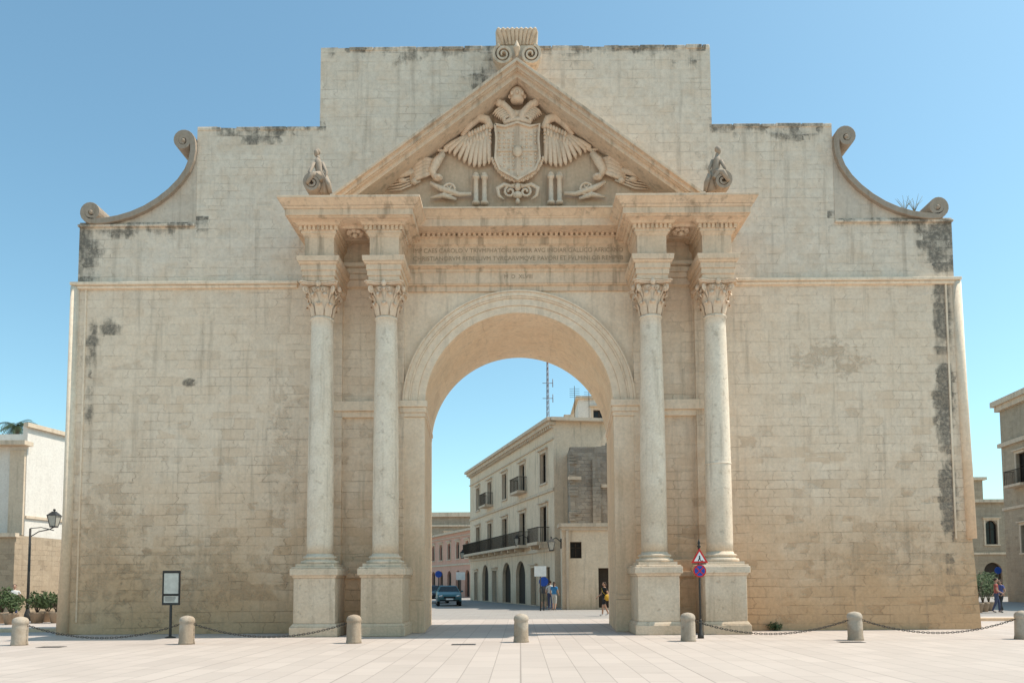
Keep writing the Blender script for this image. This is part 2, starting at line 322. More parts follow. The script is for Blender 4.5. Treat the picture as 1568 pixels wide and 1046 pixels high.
# columns
CY=-1.12
XO,XI=6.36,4.28
hw=lambda px:px/48.0
def column(cx,idx):
    e=MB()
    def sq(h,za,zb,h2=None,back=.0):
        h2=h2 or h
        e.frus((cx-h,cx+h,CY-h,back),za,(cx-h2,cx+h2,CY-h2,back),zb)
    zd0,zd1,zc1=.42,Z(883,-1.75),Z(866,-1.8)
    sq(.74,0,.30);sq(.72,.30,.40,.66); sq(.645,.40,zd1); 
    sq(.66,zd1,zd1+.08,.70); sq(.74,zd1+.08,zc1-.05); sq(.70,zc1-.05,zc1)
    e.obj('pedestal_%d'%idx,M_col,gate,.02)
    e=MB()
    zs0=Z(850,-1.5); zs1=Z(483,-1.4)
    e.box(cx-.6,cx+.6,CY-.6,CY+.6,zc1,zc1+.1)
    e.lathe(cx,CY,[(.58,zc1+.1),(.6,zc1+.15),(.58,zc1+.2),(.5,zc1+.21),(.47,zc1+.26),(.52,zc1+.28),(.53,zc1+.31),(.5,zc1+.34),(.44,zc1+.36),(.42,zc1+.42)],32)
    prof=[]
    for i in range(25):
        t=i/24; r=.412-.07*t**1.7+.008*math.sin(math.pi*t); prof.append((r,zc1+.42+(zs1-zc1-.5)*t))
    prof+=[(.36,zs1-.07),(.385,zs1-.04),(.36,zs1)]
    e.lathe(cx,CY,prof,40)
    if idx==4:
        zz=Z(710,-1.5); e.lathe(cx,CY,[(.40,zz-.03),(.42,zz-.02),(.42,zz+.02),(.40,zz+.03)],32)
    e.obj('column_%d'%idx,M_col,gate)
    # capital
    zt=Z(428,-1.7); h=zt-zs1
    e=MB()
    e.lathe(cx,CY,[(.33,zs1),(.34,zs1+.3*h),(.37,zs1+.6*h),(.44,zs1+.85*h),(.46,zs1+.88*h)],24)
    def leaf(ang,r0,zb,hh,wd,out):
        ca,sa=math.cos(ang),math.sin(ang)
        prof=[(r0,0,.75),(r0+.03,.35,1),(r0+.05,.7,.95),(r0+.05+out*.5,.95,.8),(r0+out+.05,1.0,.6),(r0+out+.08,.86,.35),(r0+out*.9,.76,.12)]
        vs=[];fs=[];k=5
        for (r,t,wf) in prof:
            for j in range(k):
                q=(j/(k-1)-.5)*2; lat=q*wd*wf/2; rr=r-.035*q*q+(.02 if j%2==0 else 0)
                vs.append((cx+ca*rr-sa*lat,CY+sa*rr+ca*lat,zb+hh*t))
        for i in range(len(prof)-1):
            for j in range(k-1): fs.append((i*k+j,i*k+j+1,(i+1)*k+j+1,(i+1)*k+j))
        e.add(vs,fs,True)
    for i in range(8):
        leaf(i*math.pi/4,.35,zs1+.02,h*.36,.27,.10); leaf(i*math.pi/4+math.pi/8,.35,zs1+.2*h,h*.46,.26,.13)
        leaf(i*math.pi/4,.36,zs1+.4*h,h*.42,.2,.12)
    for i in range(4):
        a=math.pi/4+i*math.pi/2; ca,sa=math.cos(a),math.sin(a)
        pts=[];rd=[]
        for k in range(26):
            if k<7: r=.36+.035*k; z=zs1+h*(.5+.055*k)
            else:
                q=(k-7)/18*4.2*math.pi*.9; rr=.12*(1-(k-7)/22); r=.585+rr*math.sin(q-.2); z=zs1+h*.80+rr*math.cos(q-.2)-.02
            pts.append((cx+ca*r,CY+sa*r,z)); rd.append(.032 if k>6 else .03)
        e.tube(pts,rd,7)
        e.blob((cx+ca*.585,CY+sa*.585,zs1+h*.79),.055)
    for i in range(4):
        a=i*math.pi/2; ca,sa=math.cos(a),math.sin(a)
        for sg in (-1,1):
            pts=[]
            for k in range(14):
                q=k/13*2.6*math.pi; rr=.075*(1-k/17); lat=sg*(.12+rr*math.sin(q)); z=zs1+h*.78+rr*math.cos(q)
                pts.append((cx+ca*.46-sa*lat,CY+sa*.46+ca*lat,z))
            e.tube(pts,.02,6)
        e.blob((cx+ca*.53,CY+sa*.53,zt-.07),(.085,.085,.1))
    def aba(R0,c,za,zb):
        p=[]
        for i in range(4):
            a0=math.pi/4+i*math.pi/2-.07; a1=a0+.14; 
            p+= [(cx+R0*math.cos(a0),CY+R0*math.sin(a0)),(cx+R0*math.cos(a1),CY+R0*math.sin(a1))]
            a2=math.pi/4+(i+1)*math.pi/2-.07
            A=Vector(p[-1]);B=Vector((cx+R0*math.cos(a2),CY+R0*math.sin(a2))); mid=(A+B)/2; cn=(Vector((cx,CY))-mid).normalized()
            for t in (.2,.4,.6,.8): q=A.lerp(B,t)+cn*c*(4*t*(1-t)); p.append((q.x,q.y))
        e.prismz(p,za,zb)
    aba(.78,.13,zt-.09,zt-.045); aba(.83,.13,zt-.04,zt+.0)
    e.obj('capital_%d'%idx,M_relief,gate)
    # entablature block above
    e=MB()
    def sq2(hp,va,vb,hp2=None,bk=.04):
        h1,h2=hw(hp),hw(hp2 or hp); Ya,Yb=CY-h1,CY-h2
        za,zb=Z(va,Ya),Z(vb,Yb)
        e.frus((cx-h1,cx+h1,Ya,bk),za,(cx-h2,cx+h2,Yb,bk),zb)
    e.box(cx-hw(23),cx+hw(23),CY-hw(23),.04,zt+.002,Z(400,-1.6))
    sq2(24,428,421);sq2(25.5,420.6,412);sq2(27,411.6,403);sq2(28,402.6,398,31);sq2(31.5,397.5,389,32.5)
    sq2(22.5,391,353)
    sq2(23,362,356,26); sq2(27,355.7,350)
    hd=hw(30); zd0_,zd1_=Z(350,CY-hd),Z(343,CY-hd)
    e.box(cx-hd+.06,cx+hd-.06,CY-hd+.06,.04,zd0_-.02,zd1_)
    n=9
    for k in range(n):
        q=-hd+(k+.5)*2*hd/n
        e.box(cx+q-.045,cx+q+.045,CY-hd,CY-hd+.1,zd0_,zd1_-.003)
        e.box(cx-hd,cx-hd+.1,CY+q-.045,CY+q+.045,zd0_,zd1_-.003); e.box(cx+hd-.1,cx+hd,CY+q-.045,CY+q+.045,zd0_,zd1_-.003)
    sq2(32,342.5,337,36); sq2(38,336.5,331,41)
    e.obj('entablature_block_%d'%idx,M_corn,gate,.012)
i=0
for cx in (-XO,-XI,XI,XO): i+=1; column(cx,i)
w=MB()
for s in (-1,1):
    for cx in (XO,XI):
        w.box(s*cx-.42,s*cx+.42,-.14,.02,0,Z(440)); 
    w.box(s*(XI+.6),s*(XO-.6),-.5,.02,0,Z(884,-.5)); w.box(s*(XI+.55),s*(XO-.55),-.58,.02,Z(884,-.5),Z(876,-.58)); w.box(s*(XI+.55),s*(XO-.55),-.35,.02,Z(876,-.58),Z(858,-.35))
    a,b=s*(XI+.3),s*(XO-.3)
    for v0,v1,y in ((440,430,-.16),(430,422,-.22),(422,414,-.28),(414,408,-.42),(408,368,-.2),(368,362,-.35),(362,352,-.5)):
        w.box(a,b,y,.02,Z(v0),Z(v1)-.002)
w.obj('pier_wall',M_wall,gate,.012)
# ressaut cornices
w=MB()
for s in (-1,1):
    def lay(o1,i1,ya,va,o2,i2,yb,vb):
        za,zb=Z(va,ya),Z(vb,yb)
        A=sorted((s*X(o1,va,ya),s*X(i1,va,ya)));B=sorted((s*X(o2,vb,yb),s*X(i2,vb,yb)))
        w.frus((A[0],A[1],ya,.3),za,(B[0],B[1],yb,.3),zb)
    lay(352,165,-2.10,331,352,165,-2.10,328)
    lay(357,161,-2.16,327.6,357,161,-2.16,318)
    lay(358,160,-2.18,317.6,361,157,-2.24,313)
    lay(361,157,-2.24,312.7,368,151,-2.42,301)
    lay(369.5,150,-2.44,300.7,369.5,150,-2.44,297)
w.obj('projecting_cornice',M_corn,gate,.015)
w=MB()
for s in (-1,1):
    cx=s*(XI+XO)/2; zz=Z(331,-2.1)
    w.box(cx-.45,cx+.45,CY-.45,CY-.38,zz-.1,zz+.01);w.box(cx-.45,cx+.45,CY+.38,CY+.45,zz-.1,zz+.01)
    w.box(cx-.45,cx-.38,CY-.38,CY+.38,zz-.1,zz+.01);w.box(cx+.38,cx+.45,CY-.38,CY+.38,zz-.1,zz+.01)
    for k in range(8):
        a=k*math.pi/4; w.blob((cx+.2*math.cos(a),CY+.2*math.sin(a),zz-.06),(.1,.1,.07))
    w.blob((cx,CY,zz-.12),(.1,.1,.1))
w.obj('soffit_rosette',M_relief,gate)
# central entablature
w=MB()
def lay(ya,va,yb,vb,h=XI-.05):
    w.frus((-h,h,ya,.04),Z(va,ya),(-h,h,yb,.04),Z(vb,yb))
for (ya,va,yb,vb) in ((-.10,446,-.10,437),(-.16,436.8,-.2,434),(-.2,433.7,-.2,416),(-.24,415.8,-.24,411),(-.26,410.7,-.4,406),(-.42,405.7,-.42,403.5),
     (-.2,404,-.2,376),(-.2,378,-.28,374),(-.3,373.7,-.3,364),(-.34,363.7,-.44,361),(-.46,351,-.52,348.5),(-.56,348.2,-.62,346),(-.95,345.8,-.95,334),(-.98,333.7,-1.0,331),(-1.02,330.7,-1.22,319),(-1.26,318.7,-1.26,316)):
    lay(ya,va,yb,vb)
w.box(-XI,XI,-.36,.04,Z(362,-.4),Z(350,-.4))
n=44; L=2*(XI-.5)
for k in range(n):
    x=-L/2+(k+.5)*L/n; w.box(x-.05,x+.05,-.46,-.35,Z(360.5,-.46),Z(351.5,-.46))
w.obj('central_entablature',M_corn,gate,.012)
def text(body,x,y,z,size,width,name):
    cu=bpy.data.curves.new(name,'FONT'); cu.body=body; cu.size=size; cu.extrude=.006; cu.align_x='CENTER'; cu.align_y='CENTER'
    o=bpy.data.objects.new(name,cu); COL.objects.link(o); o.rotation_euler=(R(90),0,0); o.location=(x,y,z); cu.materials.append(M_letter); o.parent=gate
    bpy.context.view_layer.update()
    if o.dimensions.x>0: o.scale=(width/o.dimensions.x,1,1)
text('IMP CAES CAROLO V TRIVMPHATORI SEMPER AVG INDIAR GALLICO AFRICANO',0,-.204,Z(384,-.2),.21,7.1,'inscription_line_1')
text('CHRISTIANORVM REBELLIVM TVRCARVMQVE PAVORI ET FVLMINI OB REMPVB',0,-.204,Z(396,-.2),.21,7.1,'inscription_line_2')
text('M  D  XLVIII',0,-.204,Z(424,-.2),.2,.95,'inscription_date')

# pediment
w=MB(); SL=209/287.0
def chev(v0,v1,y,ybk=.2):
    def ln(v): 
        e=(312-v)/SL; return [(-X(e,312,y),Z(312,y)),(0,Z(v,y)),(X(e,312,y),Z(312,y))]
    o=ln(v0); q=ln(v1)
    w.prism([o[0],o[1],q[1],q[0]],y,ybk); w.prism([o[1],o[2],q[2],q[1]],y,ybk)
chev(88,93,-1.62); chev(93.5,103,-1.5); chev(103.5,107,-1.42); chev(107.5,118,-1.30); chev(118.5,123,-.95); chev(123.3,130,-.80)
w.obj('raking_cornice',M_corn,gate,.012)
w=MB()
y=-.62
for s in (-1,1):
    n=46
    for k in range(n):
        t=(k+.6)/n; dx=(t*(297-134)/SL); v=134+dx*SL
        cx=s*X(dx,v,y); cz=Z(v,y)
        w.box(cx-.045,cx+.045,-.72,-.3,cz-.06,cz+.07)
w.obj('raking_dentils',M_relief,gate)
w=MB()
w.prism([(-X(258,312,-.42),Z(316,-.42)),(0,Z(126,-.42)),(X(258,312,-.42),Z(316,-.42))],-.42,.2)
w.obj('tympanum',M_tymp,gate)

# relief group
YR=-.44
w=MB()
def Q(px,py,y=YR-.1,m=1):
    d=(px-791)*m; return (X(d,py,y),y,Z(py,y))
sh=[(757,193),(772,196),(791,190),(810,196),(825,193),(823,215),(825,245),(818,262),(803,270),(791,277),(779,270),(764,262),(757,245),(759,215)]
pts=[(Q(a,b,-.7)[0],Q(a,b,-.7)[2]) for a,b in sh]; w.prism(pts,-.72,YR)
w.ribbon(pts+[pts[0]],.07,-.80,-.6)
for a,b,c,d in ((791,196,791,270),(760,232,822,232)):
    p,q=Q(a,b,-.7),Q(c,d,-.7); w.ribbon([(p[0],p[2]),(q[0],q[2])],.05,-.76,-.7)
for r in range(11):
    for c in range(9):
        px=764+c*6.8; py=203+r*5.6
        if abs(px-791)<3 or abs(py-232)<3 or (r>9 and (c<2 or c>6)): continue
        if random.random()<.82:
            p=Q(px,py,-.73); w.blob(p,(random.uniform(.03,.055),.04,random.uniform(.03,.05)),6,5)
p=Q(791,232,-.76); w.blob(p,(.17,.07,.2))
N=40
for k in range(N):
    t=k/(N-1); a=math.pi*(1.0+1.0*t)
    px=791+42*math.cos(a); py=222-55*math.sin(a)
    if t<.12: px=749; py=195+ t/.12*27
    elif t>.88: px=833; py=195+(1-t)/.12*27
    w.blob(Q(px,py,-.62),(.062,.09,.05 if k%2 else .08),7,5)
w.blob(Q(791,287,-.62),(.1,.12,.14)); w.blob(Q(791,299,-.6),(.17,.12,.12)); w.blob(Q(791,309,-.6),(.08,.1,.1))
for m in (-1,1):
    sp=[]
    for k in range(16):
        q=k/15*2.6*math.pi; rr=9*(1-k/20); sp.append(Q(791+12+rr*math.sin(q),294-rr*math.cos(q),-.6,m))
    w.tube([Q(793,283,-.6,m)]+sp,.045,7)
    w.tube([Q(795,287,-.6,m),Q(812,283,-.62,m),Q(822,289,-.62,m),Q(820,300,-.6,m),Q(812,306,-.58,m)],[.05,.07,.08,.06,.03],7)
    w.tube([Q(830,198,-.6,m),Q(838,184,-.62,m),Q(850,180,-.62,m),Q(862,190,-.6,m),Q(876,208,-.56,m)],[.1,.15,.16,.13,.07],9)
    for k in range(10):
        t=k/9
        ex=834+t*68; ey=252+6*math.sin(t*5)-14*t*t
        sx_=836+t*30; sy=192+t*14
        mx=(sx_+ex)/2+6*t; my=(sy+ey)/2
        w.tube([Q(sx_,sy,-.56,m),Q(mx,my,-.60,m),Q(ex,ey-6,-.58,m),Q(ex+1,ey,-.53,m)],[.06,.085,.075,.03],8,.9)
    for k in range(8):
        t=k/7; w.blob(Q(838+t*34,205+t*16+random.uniform(-2,2),-.6,m),(.07,.1,.15),7,5)
    for k in range(7):
        t=k/6; w.blob(Q(838+t*26,194+t*12,-.62,m),(.07,.11,.1),7,5)
    w.tube([Q(797,189,-.62,m),Q(799,176,-.66,m),Q(806,167,-.7,m),Q(813,160,-.74,m),Q(822,158,-.76,m)],[.16,.15,.12,.12,.1],10)
    w.blob(Q(819,158,-.78,m),(.13,.13,.12)); 
    w.tube([Q(824,157,-.78,m),Q(832,159,-.78,m),Q(835,165,-.76,m)],[.07,.05,.01],7)
    for k in range(6): w.tube([Q(812-k*2,162+k*3,-.72,m),Q(824-k*2,170+k*2.4,-.7,m),Q(829-k*3,176+k*2.2,-.66,m)],[.05,.05,.015],6)
    for px in (842,855):
        x0,yy,zz=Q(px,312,-.56,m); z1=Q(px,270,-.56,m)[2]
        w.lathe(x0,-.56,[(.13,zz-.02),(.13,zz+.06),(.085,zz+.08),(.08,z1-.1),(.11,z1-.08),(.13,z1)],14)
        w.blob((x0,-.56,z1+.05),(.1,.1,.08))
    c=Q(896,290,-.62,m); ringp=[(c[0]+.2*math.cos(a*math.pi/9),-.62,c[2]+.2*math.sin(a*math.pi/9)) for a in range(19)]
    w.tube(ringp,.04,7)
    for a in range(6): q=a*math.pi/3; w.tube([c,(c[0]+.19*math.cos(q),-.62,c[2]+.19*math.sin(q))],.025,6)
    w.blob(c,(.07,.1,.07))
    w.tube([Q(862,297,-.6,m),Q(880,298,-.62,m),Q(908,289,-.62,m),Q(925,280,-.6,m)],[.06,.08,.1,.06],9)
    w.tube([Q(925,303,-.58,m),Q(905,299,-.6,m),Q(885,305,-.6,m)],[.04,.09,.05],8)
    w.tube([Q(905,235,-.55,m),Q(915,248,-.6,m),Q(922,262,-.6,m),Q(916,275,-.56,m)],[.1,.16,.14,.08],9)
    w.blob(Q(913,272,-.62,m),(.17,.14,.12)); w.blob(Q(912,270,-.72,m),(.09,.1,.07))
    for k in range(5): w.tube([Q(918,246+k*4,-.56,m),Q(932,243+k*6,-.62,m),Q(946,252+k*5,-.60,m),Q(956,266+k*2,-.56,m)],[.07,.09,.09,.03],8,.6)
    for k in range(4): w.tube([Q(940,268+k*3,-.52,m),Q(970,276+k*4.5,-.54,m),Q(990,281+k*3.5,-.52,m)],[.035,.035,.02],6)
    w.blob(Q(968,276,-.56,m),(.16,.1,.09)); w.blob(Q(950,278,-.58,m),(.12,.12,.1)); w.tube([Q(950,262,-.55,m),Q(972,268,-.58,m),Q(985,276,-.55,m)],[.1,.11,.03],8)
    w.tube([Q(872,236,-.5,m),Q(890,225,-.55,m),Q(905,232,-.55,m),Q(925,226,-.52,m)],[.03,.06,.07,.02],7)
z0=Q(791,152,-.85)[2]; w.lathe(0,-.8,[(.2,z0-.08),(.23,z0),(.21,z0+.06),(.26,z0+.14),(.25,z0+.25),(.17,z0+.36),(.06,z0+.42),(.07,z0+.47),(.03,z0+.54)],14)
for k in range(8):
    a=k*math.pi/4; w.blob((.25*math.cos(a),-.8+.25*math.sin(a),z0+.12),(.06,.06,.08),6,5)
w.tube([Q(770,190,-.66),Q(780,185,-.7),Q(791,184,-.7),Q(802,185,-.7),Q(812,190,-.66)],.09,8)
for k in range(5): w.blob(Q(771+k*10,183,-.7),(.07,.08,.1),7,5)
w.tube([Q(770,172,-.6),Q(791,176,-.62),Q(812,172,-.6)],.13,8)
w.obj('imperial_eagle_relief',M_relief,gate)

# crowning finial
w=MB()
def S(px,py,y=-.7): return (X(px-790,py,y),Z(py,y))
x0,x1=S(757,70)[0],S(823,70)[0]; z0=S(0,98)[1]; z1=S(0,66)[1]; z2=S(0,47)[1]; z3=S(0,40)[1]
w.frus((x0+.1,x1-.1,-.6,.8),z0,(x0+.06,x1-.06,-.62,.8),z1)
w.frus((x0+.06,x1-.06,-.62,.8),z1,(x0-.0,x1+.0,-.74,.8),z2)
w.frus((x0-.0,x1+.0,-.74,.8),z2,(x0+.14,x1-.14,-.6,.7),z3)
w.obj('finial_block',M_corn,gate,.06,3)
w=MB()
for k in range(9):
    t=(k-4)/4; xb=t*.45; xt=t*.62
    w.tube([(xb,-.62,z1-.02),(xb*.6+xt*.4,-.70,(z1+z2)/2),(xt,-.80,z2-.05),(xt,-.72,z2+.05)],[.03,.07,.085,.04],8)
for m in (-1,1):
    sp=[];wd=[]
    for k in range(40):
        q=k/39*4.6*math.pi; rr=15.5*(1-k/46)
        sp.append(S(790+m*(21+rr*math.cos(q-1.2)),83+rr*math.sin(q-1.2)*1.0,-.9)); wd.append(.10-.05*k/39)
    w.ribbon(sp,wd,-.92,-.6)
    c=S(790+m*21,83,-.9); w.prism([(c[0]+.3*math.cos(a*math.pi/12),c[1]+.3*math.sin(a*math.pi/12)) for a in range(24)],-.74,-.4)
w.tube([(0,-.8,S(0,90)[1]),(0,-.88,S(0,80)[1]),(0,-.84,S(0,68)[1])],[.05,.12,.03],8)
w.obj('finial_scrolls',M_corn,gate,.01)

# side acroteria (scroll + seated figure)
w=MB()
for m in (-1,1):
    def T(px,py,y=-1.6): return (m*X(793-px,py,y),Z(py,y))
    sp=[];wd=[]
    for k in range(40):
        q=k/39*4.4*math.pi; rr=14*(1-k/48); sp.append(T(480+rr*math.cos(q+.3),281-rr*math.sin(q+.3))); wd.append(.11-.05*k/39)
    w.ribbon(sp,wd,-1.75,-1.3)
    c=T(480,281); w.prism([(c[0]+.26*math.cos(a*math.pi/12),c[1]+.26*math.sin(a*math.pi/12)) for a in range(24)],-1.62,-1.2)
    def T3(px,py,y): a=T(px,py,y); return (a[0],y,a[1])
    w.tube([T3(496,296,-1.4),T3(498,280,-1.45),T3(490,262,-1.5),T3(488,250,-1.5),T3(487,241,-1.5)],[.2,.15,.12,.14,.06],10)
    w.tube([T3(488,243,-1.5),T3(487,238,-1.5)],.06,8); w.blob(T3(485,233,-1.52),(.08,.1,.12)); w.blob(T3(487,231,-1.46),(.09,.1,.1))
    w.tube([T3(482,248,-1.6),T3(474,262,-1.68),T3(480,270,-1.75)],[.06,.05,.04],8); w.tube([T3(494,248,-1.5),T3(500,262,-1.5),T3(498,274,-1.6)],[.06,.05,.04],8)
    w.tube([T3(490,266,-1.55),T3(478,266,-1.75),T3(470,279,-1.8)],[.11,.09,.06],8); w.tube([T3(498,270,-1.5),T3(504,282,-1.6),T3(506,295,-1.5)],[.1,.08,.06],8)
w.obj('acroterion_statue',M_dark,gate)

# wing volutes
for m,k_,nm in ((-1,1.0,'l'),(1,.984,'r')):
    y0,y1=-.12,.5
    def V(px,py,yy=-.12): return (m*X((793-px)*k_,py,yy),Z(py,yy))
    path=[]
    for k in range(34):
        t=1-k/33; q=t*3.6*math.pi; rr=15*(1-t*.78)
        path.append((281+rr*math.cos(q),212-rr*math.sin(q)))
    curve=[(297,225),(296,240),(289,258),(277,274),(262,289),(243,304),(222,317),(200,326),(180,331),(160,334),(146,335.5)]
    path+=curve
    for k in range(1,36):
        t=k/35; q=t*3.8*math.pi; rr=15*(1-t*.78); path.append((139-rr*math.sin(q),320.5+rr*math.cos(q)))
    pp=[V(a,b) for a,b in path]
    for _ in range(2):
        pp=[pp[0]]+[((pp[i-1][0]+2*pp[i][0]+pp[i+1][0])/4,(pp[i-1][1]+2*pp[i][1]+pp[i+1][1])/4) for i in range(1,len(pp)-1)]+[pp[-1]]
    N=len(pp); wd=[.09+.1*min(1,min(i,N-1-i)/34) for i in range(N)]
    w=MB(); w.ribbon(pp,wd,y0,1.2)
    for c in ((281,212),(139,320.5)):
        cc=V(*c); w.prism([(cc[0]+.27*math.cos(a*math.pi/12),cc[1]+.27*math.sin(a*math.pi/12)) for a in range(24)],.02,1.1)
        w.blob((cc[0],-.05,cc[1]),(.09,.12,.09))
    w.obj('wing_volute_'+nm,M_dark,gate,.01)
    w=MB(); inner=[V(a-2,b+3,0) for a,b in curve]
    xw=V(299,300,0)[0]; w.prism([(xw-.02*m,inner[0][1]+.3)]+inner+[(inner[-1][0],ZW-.05),(xw-.02*m,ZW-.05)],.035,1.0)
    w.obj('wing_infill_'+nm,M_infill,gate)
w=MB(); w.box(aR,xr-.04,-.05,.3,ZW-.16,ZW-.08); w.box(xl+.04,aL,-.05,.3,ZW-.16,ZW-.08); w.obj('wing_ledge',M_upper,gate,.02)

# ------------------------------------------------------------------ ground
g=G('piazza_paving_stone'); x,y,z=g.xyz(g.pos)
b,f=g.brick(g.comb(y,x,0.0),1.1,.52,.010,.2)
b2,f2=g.brick(g.comb(y,x,0.0),6.6,3.12,.02,.2,0)
c=g.mix(g.noise(g.pos,.25,5),(.45,.375,.325),(.52,.445,.39))
kk=g.rng(b,0,1,.93,1.04,False); c=g.mix(1.0,c,g.comb(kk,kk,kk),'MULTIPLY')
c=g.mix(g.math('MULTIPLY',f,.5),c,(.2,.165,.14)); c=g.mix(g.math('MULTIPLY',f2,.3),c,(.2,.165,.14))
c=g.mix(g.rng(g.noise(g.ms(g.pos,(.4,1.6,1)),.8,5,.7),.52,.75,0,.3),c,(.30,.245,.205))
c=g.mix(g.rng(g.noise(g.pos,14,4,.8),.66,.74,0,.35),c,(.15,.13,.11))
M_pave=g.fin(c,g.bump(g.math('SUBTRACT',g.math('MULTIPLY',g.noise(g.pos,20,3),.3),f),.3,.01),.75)
g=G('street_stone'); c=g.mix(g.noise(g.pos,.6,6),(.28,.25,.225),(.38,.34,.305)); x,y,z=g.xyz(g.pos); b,f=g.brick(g.comb(x,y,0.0),.8,.4,.012,.2)
c=g.mix(g.math('MULTIPLY',f,.4),c,(.16,.14,.12)); M_street=g.fin(c,None,.85)
M_soil=simple('earth_ground',(.33,.29,.23),.95,0,.2,.2)
def sheet(name,pts,z,mat):
    me=bpy.data.meshes.new(name); me.from_pydata([(a,b,z) for a,b in pts],[],[tuple(range(len(pts)))]); me.materials.append(mat); o=bpy.data.objects.new(name,me); COL.objects.link(o); return o
sheet('ground',[(-1500,-1500),(1500,-1500),(1500,1500),(-1500,1500)],-.012,M_soil)
sheet('piazza_paving',[(-70,-45),(70,-45),(70,9),(-70,9)],-.004,M_pave)
sheet('street',[(-60,9),(60,9),(60,160),(-60,160)],-.0045,M_street)
w=MB(); 
w.box(-45,-15.6,1.5,1.8,-.02,.12); w.box(15.9,45,5.0,5.3,-.02,.12)
w.obj('kerb',M_trim,None,.02)
M_iron=simple('dark_iron',(.06,.055,.05),.6,.4)
for px in (95,711,1290):
    e=empty('drain_cover',(X(px-796,984,-4.5),-5.0,.0)); w=MB(); w.box(-.32,.32,-.16,.16,-.01,.004)
    for k in range(7): w.box(-.28+k*.085,-.24+k*.085,-.12,.12,.004,.008)
    w.obj('grate',M_iron,e)

# ------------------------------------------------------------------ buildings helper
class BD:
    def __init__(s,name,wall,glass,trim):
        s.e=empty(name); s.W=MB();s.Gl=MB();s.T=MB();s.D=MB(); s.wm,s.gm,s.tm=wall,glass,trim
    def facade(s,o,q,H,ops,side=1,rec=.28,z0=0):
        o=Vector(o);q=Vector(q);u=(q-o);L=u.length;u/=L; n=Vector((-u.y,u.x))*side
        tf=lambda t,d,z:(o.x+u.x*t+n.x*d,o.y+u.y*t+n.y*d,z)
        for m in (s.W,s.Gl,s.T,s.D): m.tf=tf
        ts=sorted(set([0,L]+[v for p in ops for v in (p[0],p[1])])); zs=sorted(set([z0,H]+[v for p in ops for v in (p[2],p[3])]))
        for i in range(len(ts)-1):
            for j in range(len(zs)-1):
                a,b,c,d=ts[i],ts[i+1],zs[j],zs[j+1]
                if any(p[0]<=a+1e-6 and p[1]>=b-1e-6 and p[2]<=c+1e-6 and p[3]>=d-1e-6 for p in ops): continue
                s.W.add([(a,0,c),(b,0,c),(b,0,d),(a,0,d)],[(0,1,2,3)])
        for q_ in (.006,L-.006): s.W.add([(q_,0,z0),(q_,-rec-.05,z0),(q_,-rec-.05,H),(q_,0,H)],[(0,1,2,3)])
        s.W.add([(.006,0,H),(L-.006,0,H),(L-.006,-rec-.05,H),(.006,-rec-.05,H)],[(0,1,2,3)])
        for p in ops:
            a,b,c,d=p[:4]; kind=p[4] if len(p)>4 else ''
            s.W.add([(a,0,c),(b,0,c),(b,0,d),(a,0,d),(a,-rec,c),(b,-rec,c),(b,-rec,d),(a,-rec,d)],[(0,1,5,4),(1,2,6,5),(2,3,7,6),(3,0,4,7)])
            if 'a' in kind:
                r=(b-a)/2; N=12
                for sg in (0,1):
                    arc=[(a+r-r*math.cos(math.pi/2*i/N),d-r+r*math.sin(math.pi/2*i/N)) for i in range(N+1)]
                    if sg: arc=[(a+b-x_,z_) for x_,z_ in arc]; cor=(b,d)
                    else: cor=(a,d)
                    pl=[cor]+arc; n_=len(pl)
                    s.W.add([(x_,-.003,z_) for x_,z_ in pl]+[(x_,-rec+.02,z_) for x_,z_ in pl],[tuple(range(n_))]+[(i,i+n_,i+1+n_,i+1) for i in range(1,n_-1)])
            if 'D' in kind or 's' in kind:
                s.D.add([(a,-rec+.01,c),(b,-rec+.01,c),(b,-rec+.01,d),(a,-rec+.01,d)],[(0,1,2,3)])
                if 's' in kind:
                    for k in range(int((d-c)/.12)): s.D.box(a+.06,b-.06,-rec+.015,-rec+.05,c+.05+k*.12,c+.12+k*.12)
            else:
                s.Gl.add([(a,-rec+.01,c),(b,-rec+.01,c),(b,-rec+.01,d),(a,-rec+.01,d)],[(0,1,2,3)])
                m_=(a+b)/2
                for (e0,e1,f0,f1) in ((a,a+.07,c,d),(b-.07,b,c,d),(m_-.04,m_+.04,c,d),(a+.07,b-.07,d-.07,d),(a+.07,b-.07,c,c+.07),(a+.07,b-.07,c+(d-c)*.62,c+(d-c)*.62+.05)):
                    s.D.box(e0,e1,-rec+.012,-rec+.07,f0,f1)
            if 'f' in kind:
                for (e0,e1,f0,f1) in ((a-.16,a-.002,c,d),(b+.002,b+.16,c,d),(a-.2,b+.2,d+.002,d+.2)): s.T.box(e0,e1,-.02,.06,f0,f1)
                s.T.box(a-.28,b+.28,-.02,.22,d+.202,d+.3); s.T.box(a-.2,b+.2,-.02,.12,c-.12,c-.002)
            if 'b' in kind:
                s.T.box(a-.5,b+.5,0.0,.75,c-.18,c-.0)
                for k in range(int((b-a+.9)/.12)+1): s.D.box(a-.46+k*.12,a-.44+k*.12,.68,.70,c,c+1)
                s.D.box(a-.48,b+.48,.66,.72,c+1,c+1.04)
                for e_ in (a-.48,b+.46):
                    for k in range(6): s.D.box(e_,e_+.02,.05+k*.12,.07+k*.12,c,c+1)
                    s.D.box(e_,e_+.02,.0,.7,c+1,c+1.04)
        return L,tf
    def body(s,fp,H,z0=0):
        s.W.tf=None; s.W.prismz(fp,z0,H)
    def done(s):
        s.W.obj('walls',s.wm,s.e); 
        if s.Gl.v: s.Gl.obj('window_glass',s.gm,s.e)
        if s.T.v: s.T.obj('mouldings',s.tm,s.e)
        if s.D.v: s.D.obj('joinery_and_railings',M_join,s.e)
M_join=simple('dark_joinery',(.05,.035,.025),.8)
